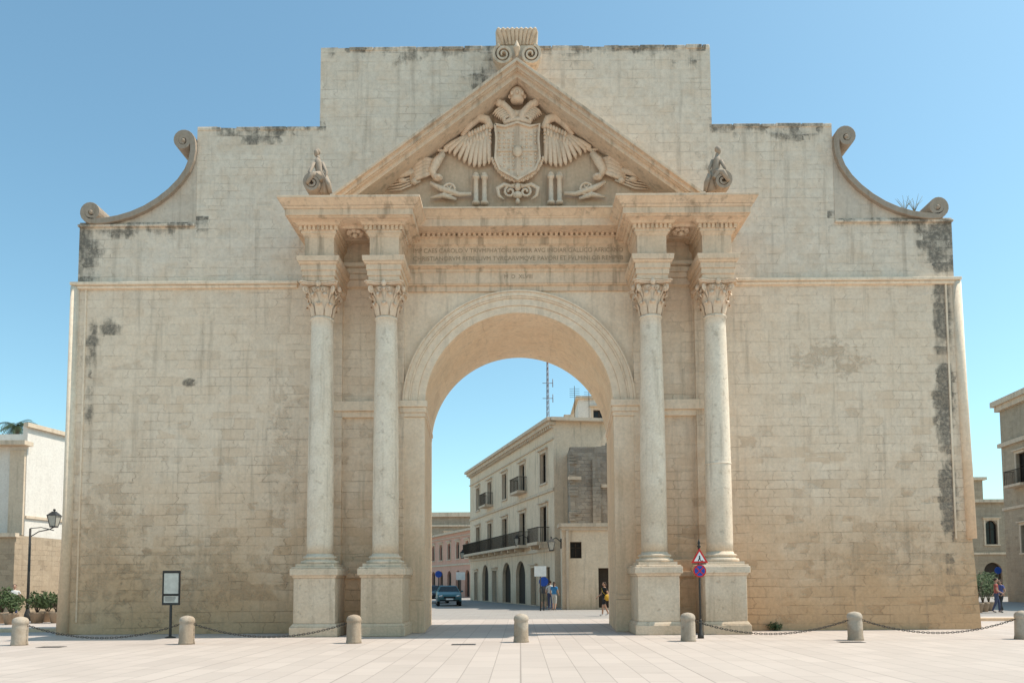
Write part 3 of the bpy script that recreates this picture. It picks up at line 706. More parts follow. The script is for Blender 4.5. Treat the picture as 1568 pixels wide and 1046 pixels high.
g=G('window_glass'); M_glass=g.fin((.02,.02,.02),None,.15); g.b.inputs['Specular IOR Level'].default_value=.25
def plaster(name,a,b,streak=.3):
    return stone(name,a,b,tuple(v*.95 for v in b),None,(),zgrey=(30,40),zwarm=(-2,3),streak=streak,relief=.15,pitting=.5)
M_pl1=plaster('cream_plaster',(.60,.44,.29),(.77,.61,.45),.5)
M_pl2=plaster('pale_trim_plaster',(.52,.39,.28),(.66,.53,.40),.5)
M_pink=plaster('pink_plaster',(.58,.30,.22),(.70,.40,.30))
M_white=plaster('white_plaster',(.62,.55,.48),(.74,.68,.61),.12)
M_rub=stone('rubble_stone',(.34,.265,.19),(.46,.38,.30),(.32,.275,.23),(.45,.24),(),zgrey=(3,9),zwarm=(-1,3),streak=1.0,relief=.9,bvar=.3)
M_oldst=stone('old_tuff_blocks',(.40,.295,.2),(.48,.38,.275),(.42,.345,.26),(.5,.27),(),zgrey=(8,16),streak=.5,bvar=.15)

# corner palazzo seen through the arch
b=BD('corner_palazzo',M_pl1,M_glass,M_pl2)
A=(2.3,24.7);B=(-4.9,49.0)
ops=[]
for t in (2.2,7.3,12.4,17.4,21.9):
    ops.append((t-.65,t+.65,8.5,10.6,'fb' if t in (7.3,17.4) else 'f'))
    ops.append((t-.7,t+.7,4.45,6.9,'f'))
for t,hwid,k in ((1.6,.55,'D'),(4.6,.6,'fD'),(8.0,1.25,'aD'),(12.0,1.25,'aD'),(15.8,.7,'fD'),(19.2,1.15,'aD'),(22.8,.6,'fD')): ops.append((t-hwid,t+hwid,.05,3.3 if 'a' in k else 2.7,k))
L,tf=b.facade(A,B,12.6,ops,1)
T=b.T
T.box(-.3,L+.2,-.1,.55,12.4,12.62); T.box(-.15,L+.1,-.1,.35,12.15,12.398); T.box(-.05,L,0,.12,7.75,7.95); T.box(-.05,L,0,.10,11.2,11.3); T.box(-.05,L+.05,0,.14,3.75,3.95)
for k in range(60): T.box(k*.42,k*.42+.16,.0,.26,11.95,12.148)
T.box(5.4,L-.3,.0,.9,4.2,4.4); T.box(1,3.4,0,.9,4.2,4.4)
for a_,c_ in ((5.4,L-.3),(1,3.4)):
    for k in range(int((c_-a_)/.14)): b.D.box(a_+.02+k*.14,a_+.045+k*.14,.82,.845,4.4,5.35)
    b.D.box(a_,c_,.8,.86,5.35,5.4); b.D.box(a_,a_+.03,0.02,.8,5.35,5.4)
    for k in range(6): b.D.box(a_,a_+.025,.1+k*.13,.125+k*.13,4.4,5.35)
for t in range(1,25,2): 
    if 3.6<t<5.4: continue
    T.box(t,t+.2,0,.7,3.955,4.19)
b.facade((6.2,25.3),A,12.6,[(1.5,2.5,8.5,10.5,'')],1)
b.T.box(0,4.2,-.1,.45,12.4,12.62)
b.body([(2.75,25.4),(9.5,26.1),(9.5,50.5),(-4.4,49.2)],12.5)
b.T.tf=None
for (x0,y0,h) in ((3.2,28,1.1),(4.0,33,.8),(1.0,40,1.3)): b.T.box(x0,x0+.8,y0,y0+.8,12.5,12.5+h)
b.D.tf=None
for (x0,y0) in ((3.9,27),(5.0,28)): 
    b.D.tube([(x0,y0,12.5),(x0,y0,15.4)],.02,5)
    for k in range(5): b.D.tube([(x0-.35,y0,14.6+k*.15),(x0+.35,y0,14.6+k*.15)],.012,4)
b.done()
# tall mast behind
e=empty('radio_mast'); w=MB(); mx,my=X(840-796,600,47),47
for dx,dy in ((-.22,-.2),(.22,-.2),(0,.22)): w.tube([(mx+dx,my+dy,9),(mx+dx*.3,my+dy*.3,23.5)],.03,5)
for k in range(24):
    z0=10+k*.55;f=1-.7*(z0-9)/14.5;f2=1-.7*(z0+.55-9)/14.5
    for (a_,c_) in (((-.22,-.2),(.22,-.2)),((.22,-.2),(0,.22)),((0,.22),(-.22,-.2))):
        w.tube([(mx+a_[0]*f,my+a_[1]*f,z0),(mx+c_[0]*f2,my+c_[1]*f2,z0+.55)],.015,4)
w.tube([(mx,my,23.3),(mx,my,25.5)],.03,5)
for zz in (17,19.5,21): w.tube([(mx-.5,my,zz),(mx+.5,my,zz)],.03,5); w.tube([(mx+.5,my,zz-.4),(mx+.5,my,zz+.4)],.04,5)
w.obj('lattice',simple('mast_paint',(.22,.16,.15),.6),e)
b=BD('rubble_stone_house',M_rub,M_glass,M_pl2)
b.facade((3.2,22.2),(9.5,22.2),10.2,[(3.0,3.8,5.2,6.8,'f')],-1)
b.facade((3.2,25.0),(3.2,22.2),10.2,[],-1)
b.W.tf=None; b.W.prismz([(3.6,22.6),(9.5,22.6),(9.5,25.0),(3.6,25.0)],0,10.1)
xq=3.2
while xq<9: 
    s_=random.uniform(.2,.5); b.W.box(xq,xq+s_,22.21,22.7,10.05,10.1+random.uniform(.05,1.0)*max(0,math.sin(xq*1.3))+.1); xq+=s_
for k in range(24): 
    if random.random()<.6: b.W.box(3.1,3.1+random.uniform(.3,.7),22.1,22.195,5.3+k*.2,5.3+k*.2+.17)
b.W.box(4.6,5.1,21.95,22.19,5.2,9.4)
b.T.tf=None; b.T.box(3.05,3.9,22.0,22.09,8.1,8.3); b.T.box(5.15,9,22.05,22.19,7.6,7.8)
b.done()
b=BD('plastered_townhouse',M_pl1,M_glass,M_pl2)
b.facade((2.55,20.6),(9,20.6),5.0,[(.5,1.2,3.1,4.1,''),(2.2,3.4,0.1,2.5,'D'),(4.6,5.8,.1,2.5,'D')],-1)
b.facade((2.55,22.1),(2.55,20.6),5.0,[],-1)
b.T.tf=None; b.T.box(2.35,9,20.35,22.15,5.0,5.22); b.T.box(2.45,9,20.47,20.6,4.8,4.998)
b.body([(2.95,20.99),(9,20.99),(9,22.1),(2.95,22.1)],4.95)
b.T.box(2.8,2.95,20.4,20.58,0,4.78)
b.done()
b=BD('rooftop_terrace_house',M_white,M_glass,M_pl2)
b.facade((4.4,30),(10,30),15.2,[(1.1,2.0,12.9,14.4,'f'),(2.9,3.8,12.9,14.4,'f')],-1)
b.body([(4.8,30.4),(10,30.4),(10,36),(4.8,36)],15.1)
b.facade((4.4,36),(4.4,30),15.2,[],-1)
b.T.tf=None; b.T.box(4.2,10,29.8,36,15.2,15.4)
b.done()
b=BD('pink_arcaded_palazzo',M_pink,M_glass,M_pl2)
fo=[]
for k in range(9):
    t=2+k*3.4; fo+= [(t-.6,t+.6,4.6,6.6,'af'),(t-.8,t+.8,.1,3.2,'aD')]
A2=(X(724-796,893,60),60);B2=(-19,92)
L,tf=b.facade(A2,B2,7.9,fo,1)
b.T.box(-.2,L,-.1,.35,7.7,7.95); b.T.box(0,L,0,.1,3.8,4.0); b.T.box(0,L,0,.12,7.2,7.3)
b.body([(A2[0]+.4,A2[1]+.4),(A2[0]+10,62),(0,95),(-18.5,92.5)],7.8); b.done()
b=BD('baroque_church_facade',M_oldst,M_glass,M_pl1)
L,tf=b.facade((-28,105),(4,105),14.0,[(11,12.6,7,10,'af')]+[(15+k*3,16.2+k*3,8,10.5,'af') for k in range(4)],-1)
b.T.box(0,L,0,.5,13.2,13.9); b.T.box(0,L,0,.4,11.5,11.8)
b.body([(-28,105.4),(4,105.4),(4,118),(-28,118)],13.9); b.done()

# left white building
b=BD('white_modern_house',M_white,M_glass,M_pl2)
C0=(-29.1,19.0)
L,tf=b.facade(C0,(-26.2,36),11.1,[(3.5,4.6,6.5,8.3,'s'),(8,9,6.5,8.3,'s'),(3.5,4.6,2.3,4.2,'s'),(9,10,2.3,4.2,'s')],-1)
b.T.box(-.2,L,-.1,.2,11.0,11.25); b.T.box(0,L,0,.1,5.6,5.75)
L,tf=b.facade((-40,19.0),C0,9.9,[(6.4,7.6,6.3,8.2,'b'),(2.4,3.6,6.3,8.2,'b')],-1)
b.T.box(-.1,L+.3,-.1,.7,9.85,10.1)
b.T.tf=None
b.body([(-40,19.4),(-29.5,19.4),(-26.7,36),(-40,36)],9.8); b.W.prismz([(-38,21),(-29.3,21),(-26.7,36),(-38,36)],9.81,11.0)
b.T.box(-30.0,-29.15,18.85,18.995,4.6,9.6)
b.done()
b=BD('garden_stone_house',M_oldst,M_glass,M_pl2)
L,tf=b.facade((-40,13.0),(-25.6,13.0),4.2,[(9,10,1,2.4,'')],-1); b.T.box(0,L+.15,-.1,.2,4.1,4.3)
b.facade((-25.6,13),(-25.6,17),4.2,[],-1)
b.T.tf=None; b.body([(-40,13.4),(-26.0,13.4),(-26.0,17),(-40,17)],4.1); b.done()
# right buildings
b=BD('palazzo_corner_house',M_oldst,M_glass,M_pl2)
A3=(36.9,32);B3=(35.2,15)
L,tf=b.facade(A3,B3,15.2,[(2.0,3.2,8.6,10.9,'fb'),(6.5,7.7,8.6,10.9,'fb'),(11,12.2,8.6,10.9,'f'),(2.2,3.2,3.6,5.6,'f'),(6.5,7.5,3.6,5.6,'f'),(11,12,3.6,5.6,'f')],-1)
b.T.box(-.4,L,-.1,.5,14.9,15.3); b.T.box(-.2,L,-.1,.3,14.5,14.898); b.T.box(-.1,L,0,.25,11.7,12.0); b.T.box(-.1,L,0,.1,6.9,7.1)
b.facade((50,32),A3,15.2,[],-1)
b.body([(37.3,31.6),(35.7,15),(50,15),(50,31.6)],15.0); b.done()
b=BD('low_arcaded_house',M_oldst,M_glass,M_pl1)
L,tf=b.facade((28,50),(52,50),9.6,[(9.0+k*3.2,10.2+k*3.2,5.2,7.6,'af') for k in range(4)]+[(8.7+k*3.2,10.5+k*3.2,.1,3.4,'aD') for k in range(4)],-1)
b.T.box(0,L,-.1,.4,9.4,9.7); b.T.box(0,L,0,.15,4.2,4.4); b.T.tf=None
b.body([(28,50.4),(52,50.4),(52,62),(28,62)],9.5); b.W.box(44,49,54,60,9.51,12.2); b.T.box(43.7,49.3,53.7,60.3,12.2,12.5); b.done()

# ------------------------------------------------------------------ foliage
def leafmat(name,a,b):
    g=G(name); n=g.noise(g.pos,3,3); c=g.mix(g.rng(n,.35,.65),a,b); return g.fin(c,None,.7)
M_leaf=leafmat('foliage',(.04,.065,.02),(.09,.12,.05)); M_bark=simple('bark',(.15,.11,.08),.95)
def leaves(mb,c,rad,n,s):
    for _ in range(n):
        d=Vector((random.gauss(0,1),random.gauss(0,1),random.gauss(0,1))).normalized()*random.random()**.4
        p=Vector((c[0]+d.x*rad[0],c[1]+d.y*rad[1],c[2]+d.z*rad[2]))
        u=Vector((random.gauss(0,1),random.gauss(0,1),random.gauss(0,1))).normalized(); v=u.orthogonal().normalized(); q=s*random.uniform(.6,1.3)
        mb.add([p-u*q,p+v*q*.45,p+u*q,p-v*q*.45],[(0,1,2,3)])
def planter(loc,h=1.0,r=.45):
    e=empty('potted_shrub',loc); w=MB(); w.lathe(0,0,[(.22,0),(.3,.4),(.33,.45),(.3,.47)],16); w.obj('pot',M_dark,e)
    w=MB(); 
    for k in range(6): a=k; w.tube([(0,0,.4),(.15*math.cos(a),.15*math.sin(a),.4+h*.4),(.35*math.cos(a),.35*math.sin(a),.4+h*.8)],[.025,.018,.008],5)
    w.obj('stems',M_bark,e)
    w=MB()
    for k in range(7): a=k*2.4; leaves(w,(.3*r/.45*math.cos(a),.3*math.sin(a),.5+h*random.uniform(.3,.8)),(r*.6,r*.6,h*.3),90,.07)
    w.obj('leaves',M_leaf,e)
for px,dep,h in ((4,33,1.2),(18,32,.7),(58,33,.9),(74,34,.6),(88,33,.9)): planter((X(px-796,893,dep-25),dep-25,0),h)
for px,dep in ((1494,38),(1503,39),(1512,40)): planter((X(px-796,893,dep-25),dep-25,0),1.5,.6)
e=empty('wall_weed',(X(1185-796,960,-.1),-.12,0)); w=MB(); leaves(w,(0,0,.14),(.28,.12,.15),160,.05); w.obj('leaves',M_leaf,e)
for px,py in ((1400,300),(1385,297)):
    e=empty('dry_weed',(PX(px,318,.3),.3,Z(322))); w=MB()
    for k in range(9): a=k*.7; w.tube([(0,0,0),(.12*math.cos(a),.1*math.sin(a),.25),(.3*math.cos(a),.2*math.sin(a),.35+.2*random.random())],[.012,.008,.004],4)
    w.obj('stems',simple('dry_grass',(.25,.22,.13),.9),e)
e=empty('palm_tree'); e.location=(X(17-796,893,23),23,8.8); w=MB(); w.tube([(0,0,0),(.05,0,1.6),(0,0,3.1)],[.2,.16,.14],10); w.obj('trunk',M_bark,e)
w=MB()
for k in range(30):
    a=k*2.4; el=random.uniform(-.1,1.3); prev=None; L_=random.uniform(1.1,1.6)
    for j in range(14):
        t=j/13; r=L_*t*math.cos(el*.6); z=3.1+L_*t*math.sin(el)-1.0*t*t
        p=Vector((r*math.cos(a),r*math.sin(a),z))
        if prev is not None:
            s_=Vector((-math.sin(a),math.cos(a),-.45))*.3*(1-abs(t-.5))
            s2=Vector((math.sin(a),-math.cos(a),-.45))*.3*(1-abs(t-.5))
            w.add([prev,prev.lerp(p,.7),p+s_],[(0,1,2)]); w.add([prev,prev.lerp(p,.7),p+s2],[(0,1,2)])
        prev=p
w.obj('fronds',leafmat('palm_leaf',(.03,.05,.02),(.06,.08,.035)),e)

# ------------------------------------------------------------------ street furniture
M_boll=stone('bollard_stone',(.38,.29,.21),(.46,.38,.30),(.44,.37,.29),None,(),zgrey=(30,40),zwarm=(0,.5),streak=.6,relief=.7,fine=2,pitting=1.2)
BX=[]
for k in range(-3,4):
    px=797+k*254.5; dep=20.7; x=(px-796)/F*dep; BX.append(x)
    e=empty('stone_bollard',(x,dep-25,0)); e.rotation_euler=(R(random.uniform(-1.5,1.5)),R(random.uniform(-1.5,1.5)),random.random()*6); w=MB()
    w.lathe(0,0,[(.215,-.01),(.21,.04),(.2,.1),(.195,.5),(.185,.56),(.2,.585),(.205,.62),(.2,.66),(.185,.70),(.15,.74),(.08,.765),(.02,.775)],28); w.obj('shaft',M_boll,e)
for k in range(6):
    if k in (2,3): continue
    x0,x1=BX[k]+.2,BX[k+1]-.2; e=empty('chain',(0,-4.3,0)); w=MB(); n=int((x1-x0)*1.04/.07); pts=[]
    for i in range(n+1):
        t=i/n; pts.append(Vector((x0+(x1-x0)*t,0,.54-.36*4*t*(1-t))))
    for i in range(n):
        c=(pts[i]+pts[i+1])/2; d=(pts[i+1]-pts[i]).normalized(); nrm=Vector((0,1,0)) if i%2 else d.cross(Vector((0,1,0)))
        w.tube([c+d*.05*math.cos(q)+nrm*.024*math.sin(q) for q in [j*math.pi/4 for j in range(9)]],.0085,5)
    w.obj('links',M_iron,e)
dp=23.2; e=empty('information_board',(X(262-796,893,dp-25),dp-25,0)); w=MB()
w.tube([(0,0,0),(0,0,1.05)],.04,10); w.lathe(0,0,[(.16,0),(.16,.02),(.05,.05)],16)
w.box(-.27,.27,-.03,.03,1.0,1.06); w.box(-.27,.27,-.03,.03,2.0,2.06); w.box(-.27,-.23,-.03,.03,1.06,2.0); w.box(.23,.27,-.03,.03,1.06,2.0); w.box(-.23,.23,-.0,.02,1.06,2.0); w.box(-.23,.23,-.03,.0,1.3,1.33)
w.obj('frame',M_iron,e,.005)
w=MB(); w.box(-.225,.225,-.012,-.002,1.35,1.98); w.box(-.225,.225,-.012,-.002,1.07,1.28); w.obj('panel',simple('weathered_panel',(.55,.53,.47),.5),e)
w=MB()
for k in range(5): w.box(-.18,.05+.1*random.random(),-.014,-.0125,1.24-k*.03,1.25-k*.03)
w.obj('panel_text',M_iron,e)
M_red=simple('sign_red',(.6,.03,.03),.4,0,.05); M_whi=simple('sign_white',(.8,.8,.78),.4,0,.05); M_blu=simple('sign_blue',(.02,.08,.38),.4,0,.05); M_blk=simple('sign_black',(.015,.015,.015),.5)
dp=21.7; e=empty('traffic_sign',(X(1071-796,893,dp-25),dp-25,0)); w=MB()
w.tube([(0,0,0),(0,0,2.62)],.03,10); w.lathe(0,0,[(.09,0),(.09,.1),(.05,.14),(.045,.5),(.03,.55)],14)
w.lathe(0,0,[(.03,2.6),(.06,2.63),(.02,2.68),(.045,2.73),(.03,2.78),(.01,2.84)],12)
w.box(-.2,.2,-.02,.02,2.12,2.15); w.box(-.14,.14,-.02,.02,1.9,1.93); w.obj('pole',M_iron,e)
def tri(r,zc): return [(r*math.sin(a),zc+r*math.cos(a)) for a in (0,2*math.pi/3,4*math.pi/3)]
def circ(r,zc,n=28): return [(r*math.cos(i*2*math.pi/n),zc+r*math.sin(i*2*math.pi/n)) for i in range(n)]
w=MB(); w.prism(tri(.285,2.3),-.04,-.03); w.prism(circ(.185,1.93),-.04,-.03); w.obj('red_plates',M_red,e,.004)
w=MB(); w.prism(tri(.185,2.3),-.044,-.041); w.obj('white_plate',M_whi,e)
w=MB(); w.prism(circ(.145,1.93),-.044,-.041); w.obj('blue_plate',M_blu,e)
w=MB(); 
for an in (R(45),R(-45)):
    c,s=math.cos(an),math.sin(an); yo=-.047 if an>0 else -.0475
    w.prism([(c*a-s*b_,1.93+s*a+c*b_) for a,b_ in ((-.15,-.017),(.15,-.017),(.15,.017),(-.15,.017))],yo,-.0445)
w.obj('red_cross',M_red,e)
w=MB(); w.prism(circ(.022,2.35,12),-.047,-.0445); w.prism([(-.02,2.33),(.03,2.32),(.02,2.27),(.06,2.21),(.03,2.21),(0,2.26),(-.03,2.21),(-.06,2.21),(-.02,2.28)],-.047,-.0445); w.prism([(.05,2.21),(.08,2.24),(.11,2.21)],-.047,-.0445); w.obj('pictogram',M_blk,e)
w=MB(); w.box(-.11,.11,-.035,-.03,2.07,2.1); w.obj('white_tab',M_whi,e)
M_lamp=simple('lantern_glass',(.45,.42,.36),.2)
def lantern(e,x,y,z,s=1.0):
    w=MB(); w.frus((x-.1*s,x+.1*s,y-.1*s,y+.1*s),z,(x-.17*s,x+.17*s,y-.17*s,y+.17*s),z+.4*s); w.obj('lantern_glass',M_lamp,e)
    w=MB(); w.frus((x-.2*s,x+.2*s,y-.2*s,y+.2*s),z+.403*s,(x-.05*s,x+.05*s,y-.05*s,y+.05*s),z+.58*s); w.blob((x,y,z+.63*s),.05*s)
    w.box(x-.11*s,x+.11*s,y-.11*s,y+.11*s,z-.05*s,z-.003)
    for a in (-1,1):
        for b_ in (-1,1): w.tube([(x+a*.103*s,y+b_*.103*s,z),(x+a*.175*s,y+b_*.175*s,z+.4*s)],.014*s,4)
    w.obj('lantern_frame',M_iron,e)
e=empty('street_lamp',(X(43-796,893,10),10,0)); w=MB(); w.tube([(0,0,0),(0,0,4.3)],[.07,.045],10); w.lathe(0,0,[(.16,0),(.14,.3),(.08,.5),(.07,.9)],14)
w.tube([(0,0,3.9),(.4,0,4.15),(.9,0,4.25),(1.1,0,4.35)],.025,6); w.tube([(0,0,4.3),(.5,0,4.35),(1.1,0,4.2)],.02,6); w.obj('post_and_arm',M_iron,e); lantern(e,1.1,0,4.4,1.2)
def walllamp(x,y,z,dx,dy):
    e=empty('wall_lantern',(x,y,z)); w=MB(); w.tube([(0,0,0),(dx*.5,dy*.5,.25),(dx,dy,.1)],.03,6); w.tube([(0,0,-.4),(0,0,.2)],.04,6); w.obj('bracket',M_iron,e); lantern(e,dx,dy,-.5,1.2)
walllamp(-4.7,48.2,4.6,-.9,-.2); walllamp(.6,30.4,4.9,-.8,-.2); walllamp(2.5,20.6,4.1,-.6,-.3)
def ssign(px,dep,h,shape,mat):
    e=empty('street_sign',(X(px-796,893,dep-25),dep-25,0)); w=MB(); w.tube([(0,0,0),(0,0,h)],.035,6); w.obj('pole',M_iron,e)
    w=MB(); (w.prism(circ(.28,h-.2),-.06,-.04) if shape=='c' else w.box(-.35,.35,-.06,-.04,h-.6,h)); w.obj('plate',mat,e)
ssign(827,44,2.6,'b',M_whi); ssign(832,44.6,1.9,'c',M_blu); ssign(671,62,2.6,'c',M_blu); ssign(705,58,2.5,'b',M_whi); ssign(1528,60,2.6,'c',M_blu)
# ------------------------------------------------------------------ car
def car(loc,rz,paint):
    e=empty('parked_car',loc,rz)   # front faces -y
    M_t=simple('tyre_rubber',(.02,.02,.02),.85)
    prof=[(-2.0,.35),(-2.05,.6),(-1.95,.82),(-1.2,.95),(-.85,1.0),(1.5,1.02),(1.95,.98),(2.05,.7),(2.0,.35)]
    w=MB(); n=len(prof); vs=[];fs=[]
    for xx,inn in ((-.86,.0),(-.8,.06),(.8,.06),(.86,.0)):
        for a,b_ in prof: vs.append((xx,a,b_+(inn*.6 if b_>.5 else 0)))
    for i in range(3):
        for j in range(n): fs.append((i*n+j,i*n+(j+1)%n,(i+1)*n+(j+1)%n,(i+1)*n+j))
    fs.append(tuple(range(n))); fs.append(tuple(range(3*n,4*n))[::-1]); w.add(vs,fs)
    w.frus((-.56,.56,-.22,1.2),1.42,(-.5,.5,-.05,1.05),1.47)
    for s in (-1,1):
        w.tube([(s*.78,-.95,1.0),(s*.58,-.2,1.43)],.035,6); w.tube([(s*.78,1.75,1.0),(s*.58,1.18,1.43)],.05,6); w.tube([(s*.8,.45,1.0),(s*.58,.45,1.43)],.03,6)
        w.blob((s*.98,-.65,1.05),(.1,.06,.07))
    w.obj('body',paint,e,.05,3)
    w=MB(); w.frus((-.76,.76,-.98,1.78),.98,(-.55,.55,-.2,1.2),1.425); w.obj('windows',M_glass,e)
    w=MB()
    for s in (-1,1):
        for yy in (-1.3,1.25): w.tube([(s*.68,yy,.31),(s*.88,yy,.31)],.31,20)
    w.obj('tyres',M_t,e)
    w=MB()
    for s in (-1,1):
        for yy in (-1.3,1.25): w.tube([(s*.86,yy,.31),(s*.9,yy,.31)],.19,14)
        w.blob((s*.62,-2.0,.72),(.17,.07,.09))
    w.obj('hubcaps_and_headlights',simple('bright_metal',(.55,.55,.55),.25,.7),e)
    w=MB(); w.box(-.42,.42,-2.09,-2.0,.56,.7); w.box(-.7,.7,-2.08,-2.0,.36,.46); w.obj('grille',M_blk,e); w=MB(); w.box(-.26,.26,-2.11,-2.095,.46,.56); w.obj('number_plate',M_whi,e)
car((X(686-796,893,31),31,0),R(8),simple('teal_paint',(.08,.17,.19),.3,.2,.04))
car((X(668-796,893,38),39,0),R(8),simple('dark_paint',(.05,.05,.06),.3,.2,.04))

# ------------------------------------------------------------------ people
M_skin=simple('skin',(.45,.27,.19),.6,0,.05); 
def person(name,loc,rz,H,walk,cols,arm=.2,lean=0,bag=None,hair=(.05,.03,.02),female=True):
    e=empty(name,loc,rz); k=H/1.72
    sw=.17 if female else .2
    J={'pel':(0,0,.95,.125),'wai':(0,-.01,1.12,.105 if female else .125),'che':(0,-lean,1.33,.13),'nek':(0,-lean*1.2,1.47,.055),'hed':(0,-lean*1.3-.01,1.54,.05)}
    E=[('pel','wai'),('wai','che'),('che','nek'),('nek','hed')]
    for s,n in ((-1,'l'),(1,'r')):
        st=walk*s
        J['hip'+n]=(s*.09,0,.88,.095); J['kne'+n]=(s*.1,-st*.5-.04*(abs(walk)>0),.5,.062); J['ank'+n]=(s*.1,-st*1.0+.04,.09+(.04 if st<0 else 0),.04); J['toe'+n]=(s*.11,-st*1.0-.13,.04,.035)
        E+=[('pel','hip'+n),('hip'+n,'kne'+n),('kne'+n,'ank'+n),('ank'+n,'toe'+n)]
        J['sho'+n]=(s*sw,-lean,1.4,.058); J['elb'+n]=(s*(sw+.06),st*.35-lean+.02,1.12,.042); J['wri'+n]=(s*(sw+.05),st*.6-.1-arm*.3-lean,.9+arm*.5,.028); J['han'+n]=(s*(sw+.045),st*.6-.13-arm*.4-lean,.82+arm*.5,.03)
        E+=[('che','sho'+n),('sho'+n,'elb'+n),('elb'+n,'wri'+n),('wri'+n,'han'+n)]
    ks=list(J); me=bpy.data.meshes.new('sk'); me.from_pydata([tuple(c*k for c in J[q][:3]) for q in ks],[(ks.index(a),ks.index(b_)) for a,b_ in E],[])
    o=bpy.data.objects.new('sk',me); COL.objects.link(o); o.modifiers.new('s','SKIN'); 
    for i,q in enumerate(ks):
        sv=me.skin_vertices[0].data[i]; r=J[q][3]*k; sv.radius=(r*(1.25 if q in('pel','wai','che') else 1),r*(.85 if q in('pel','wai','che') else 1)); sv.use_root=(q=='pel')
    m=o.modifiers.new('u','SUBSURF'); m.levels=2; m.render_levels=2
    bpy.context.view_layer.update()
    dg=bpy.context.evaluated_depsgraph_get(); m2=bpy.data.meshes.new_from_object(o.evaluated_get(dg)); bpy.data.objects.remove(o)
    m2.name='body'; m2.materials.clear(); shirt,legs,shoe,legz,slv=cols
    for c in (M_skin,simple(name+'_top_cloth',shirt,.9),simple(name+'_lower_cloth',legs,.9),simple(name+'_shoe',shoe,.7)): m2.materials.append(c)
    for p in m2.polygons:
        c=p.center/k; mi=0
        if c.z<.1: mi=3
        elif c.z<.99 and abs(c.x)<sw+.0 and c.z>legz: mi=2
        elif c.z>=.99 and c.z<1.46 and (abs(c.x)<sw+.015 or c.z>slv): mi=1
        p.material_index=mi; p.use_smooth=True
    o=bpy.data.objects.new('body',m2); COL.objects.link(o); o.parent=e
    hx=J['hed']; hc=(0,hx[1]*k-.005,1.63*k)
    w=MB(); w.blob(hc,(.072*k,.088*k,.112*k),16,12); w.tube([(0,hc[1]-.085*k,hc[2]+.02*k),(0,hc[1]-.108*k,hc[2]-.015*k),(0,hc[1]-.09*k,hc[2]-.025*k)],[.01*k,.016*k,.008*k],6)
    for s in (-1,1):
        w.blob((s*.073*k,hc[1],hc[2]-.005*k),(.012*k,.02*k,.03*k),6,5)
        n='l' if s<0 else 'r'; hp=Vector(J['han'+n][:3])*k; wp=Vector(J['wri'+n][:3])*k; d=(hp-wp).normalized()
        for f in range(4):
            b0=hp+Vector((0,(f-1.5)*.018*k,0)); ln=(.075,.085,.08,.06)[f]*k; w.tube([b0-d*.01,b0+d*ln*.5,b0+d*ln*.9+Vector((-s*.02*k,0,0))],[.011*k,.009*k,.006*k],6)
        w.tube([hp-d*.03,hp-d*.005+Vector((0,-.035*k,0)),hp+d*.03+Vector((0,-.04*k,0))],[.012*k,.011*k,.008*k],6)
    w.obj('head_and_fingers',M_skin,e)
    w=MB(); 
    for s in (-1,1): w.blob((s*.028*k,hc[1]-.08*k,hc[2]+.012*k),(.012*k,.01*k,.007*k),6,5)
    w.obj('eyes',M_blk,e); w=MB(); w.blob((0,hc[1]-.083*k,hc[2]-.052*k),(.022*k,.008*k,.006*k),8,5); w.obj('mouth',M_red,e)
    w=MB(); w.blob((0,hc[1]+.02*k,hc[2]+.03*k),(.082*k,.088*k,.098*k),14,9)
    if female: w.tube([(0,hc[1]+.07*k,hc[2]+.02*k),(0,hc[1]+.1*k,hc[2]-.1*k),(0,hc[1]+.09*k,hc[2]-.22*k)],[.06*k,.05*k,.02*k],8)
    w.obj('hair',simple(name+'_hair',hair,.7),e)
    if bag:
        w=MB(); w.blob((sw*k+.08,.03,.95*k),(.07,.15,.16)); w.tube([(-.1*k,-.1,1.44*k),(.05,-.14,1.25*k),(sw*k+.06,-.02,1.05*k)],.012,5); w.tube([(-.1*k,.06,1.44*k),(.05,.14,1.25*k),(sw*k+.06,.06,1.05*k)],.012,5); w.obj('shoulder_bag',simple(name+'_bag',bag,.7),e)
def gp(px,dep): return (X(px-796,893,dep-25),dep-25,0)
person('walking_woman',gp(925,36.5),R(-70),1.62,.22,((.02,.02,.02),(.03,.03,.035),(.5,.5,.5),.6,1.3),bag=(.55,.33,.04))
person('pedestrian',gp(848,44),R(160),1.66,.12,((.05,.2,.4),(.45,.42,.38),(.1,.1,.1),.45,1.28))
person('pedestrian',gp(842,44.6),R(170),1.74,.14,((.5,.5,.5),(.05,.06,.12),(.1,.1,.1),.12,1.28),female=False)
person('pedestrian',gp(832,45.8),R(10),1.7,.1,((.07,.07,.08),(.2,.17,.12),(.1,.1,.1),.5,1.28),female=False)
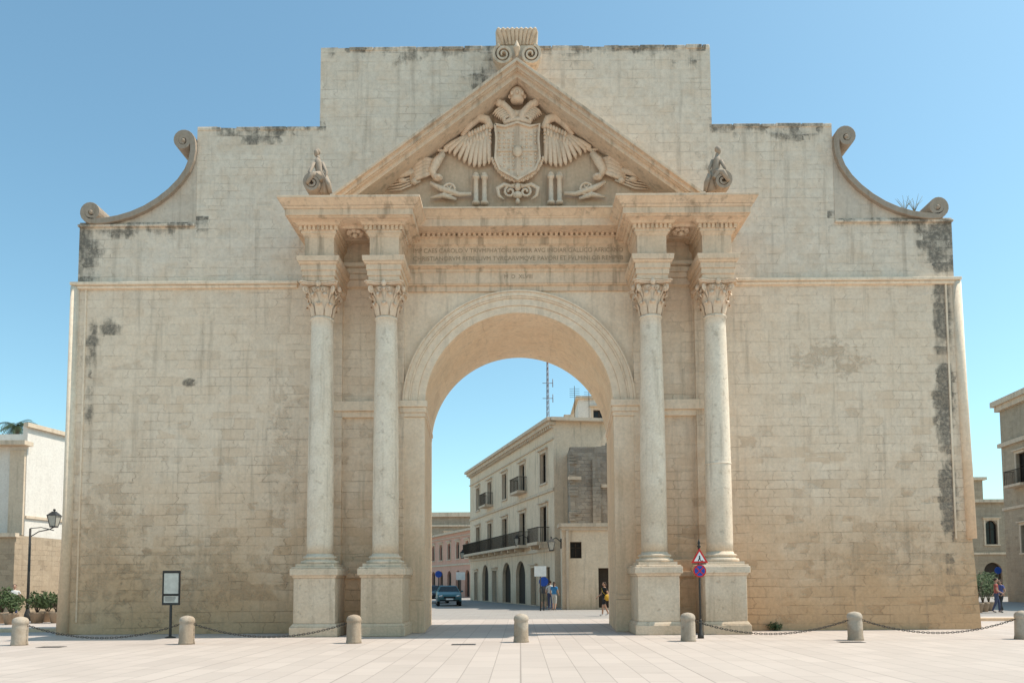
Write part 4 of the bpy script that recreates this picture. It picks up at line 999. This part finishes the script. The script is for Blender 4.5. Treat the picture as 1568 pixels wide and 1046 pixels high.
person('pedestrian',gp(1524,37),R(60),1.7,.15,((.35,.1,.08),(.06,.07,.12),(.1,.1,.1),.12,1.28),female=False)
person('pedestrian',gp(1531,38),R(-80),1.62,.15,((.1,.12,.3),(.05,.05,.05),(.1,.1,.1),.12,1.28))
person('pedestrian',gp(22,36),R(30),1.68,.12,((.6,.58,.55),(.05,.06,.12),(.1,.1,.1),.12,1.28),female=False)

# ------------------------------------------------------------------ light
el=R(60); az=R(2)   # azimuth from +X towards +Y (just behind the plane of the gate)
Sd=Vector((math.cos(el)*math.cos(az),math.cos(el)*math.sin(az),math.sin(el)))
sun=bpy.data.lights.new('sun','SUN'); sun.energy=5.0; sun.angle=R(.5); sun.color=(1,.93,.83)
so=bpy.data.objects.new('sun',sun); COL.objects.link(so); so.rotation_euler=Sd.to_track_quat('Z','Y').to_euler(); so.location=(30,0,40)
wd=bpy.data.worlds.new('World'); scene.world=wd; wd.use_nodes=True; nt=wd.node_tree
bg=nt.nodes['Background']; sky=nt.nodes.new('ShaderNodeTexSky'); sky.sky_type='NISHITA'; sky.sun_disc=False
sky.sun_elevation=el; sky.sun_rotation=math.atan2(Sd.x,Sd.y); sky.altitude=50; sky.air_density=1.0; sky.dust_density=1.2; sky.ozone_density=1.0
mx=nt.nodes.new('ShaderNodeMix'); mx.data_type='RGBA'; mx.blend_type='MULTIPLY'; mx.inputs[0].default_value=1; mx.inputs[7].default_value=(1.18,1.52,1.36,1)
nt.links.new(sky.outputs[0],mx.inputs[6]); nt.links.new(mx.outputs[2],bg.inputs[0]); bg.inputs[1].default_value=.15

cam=bpy.data.cameras.new('camera'); co=bpy.data.objects.new('camera',cam); COL.objects.link(co)
cam.sensor_width=36; cam.lens=F/1568*36; cam.shift_x=-12/1568; cam.shift_y=(VY-523)/1568; cam.clip_end=4000
co.matrix_world=Matrix.Translation((0,-D0,EYE))@Matrix.Rotation(R(90)+TH,4,'X')@Matrix.Rotation(R(-.35),4,'Z')
scene.camera=co
scene.view_settings.view_transform='Standard'; scene.view_settings.look='None'; scene.view_settings.exposure=0
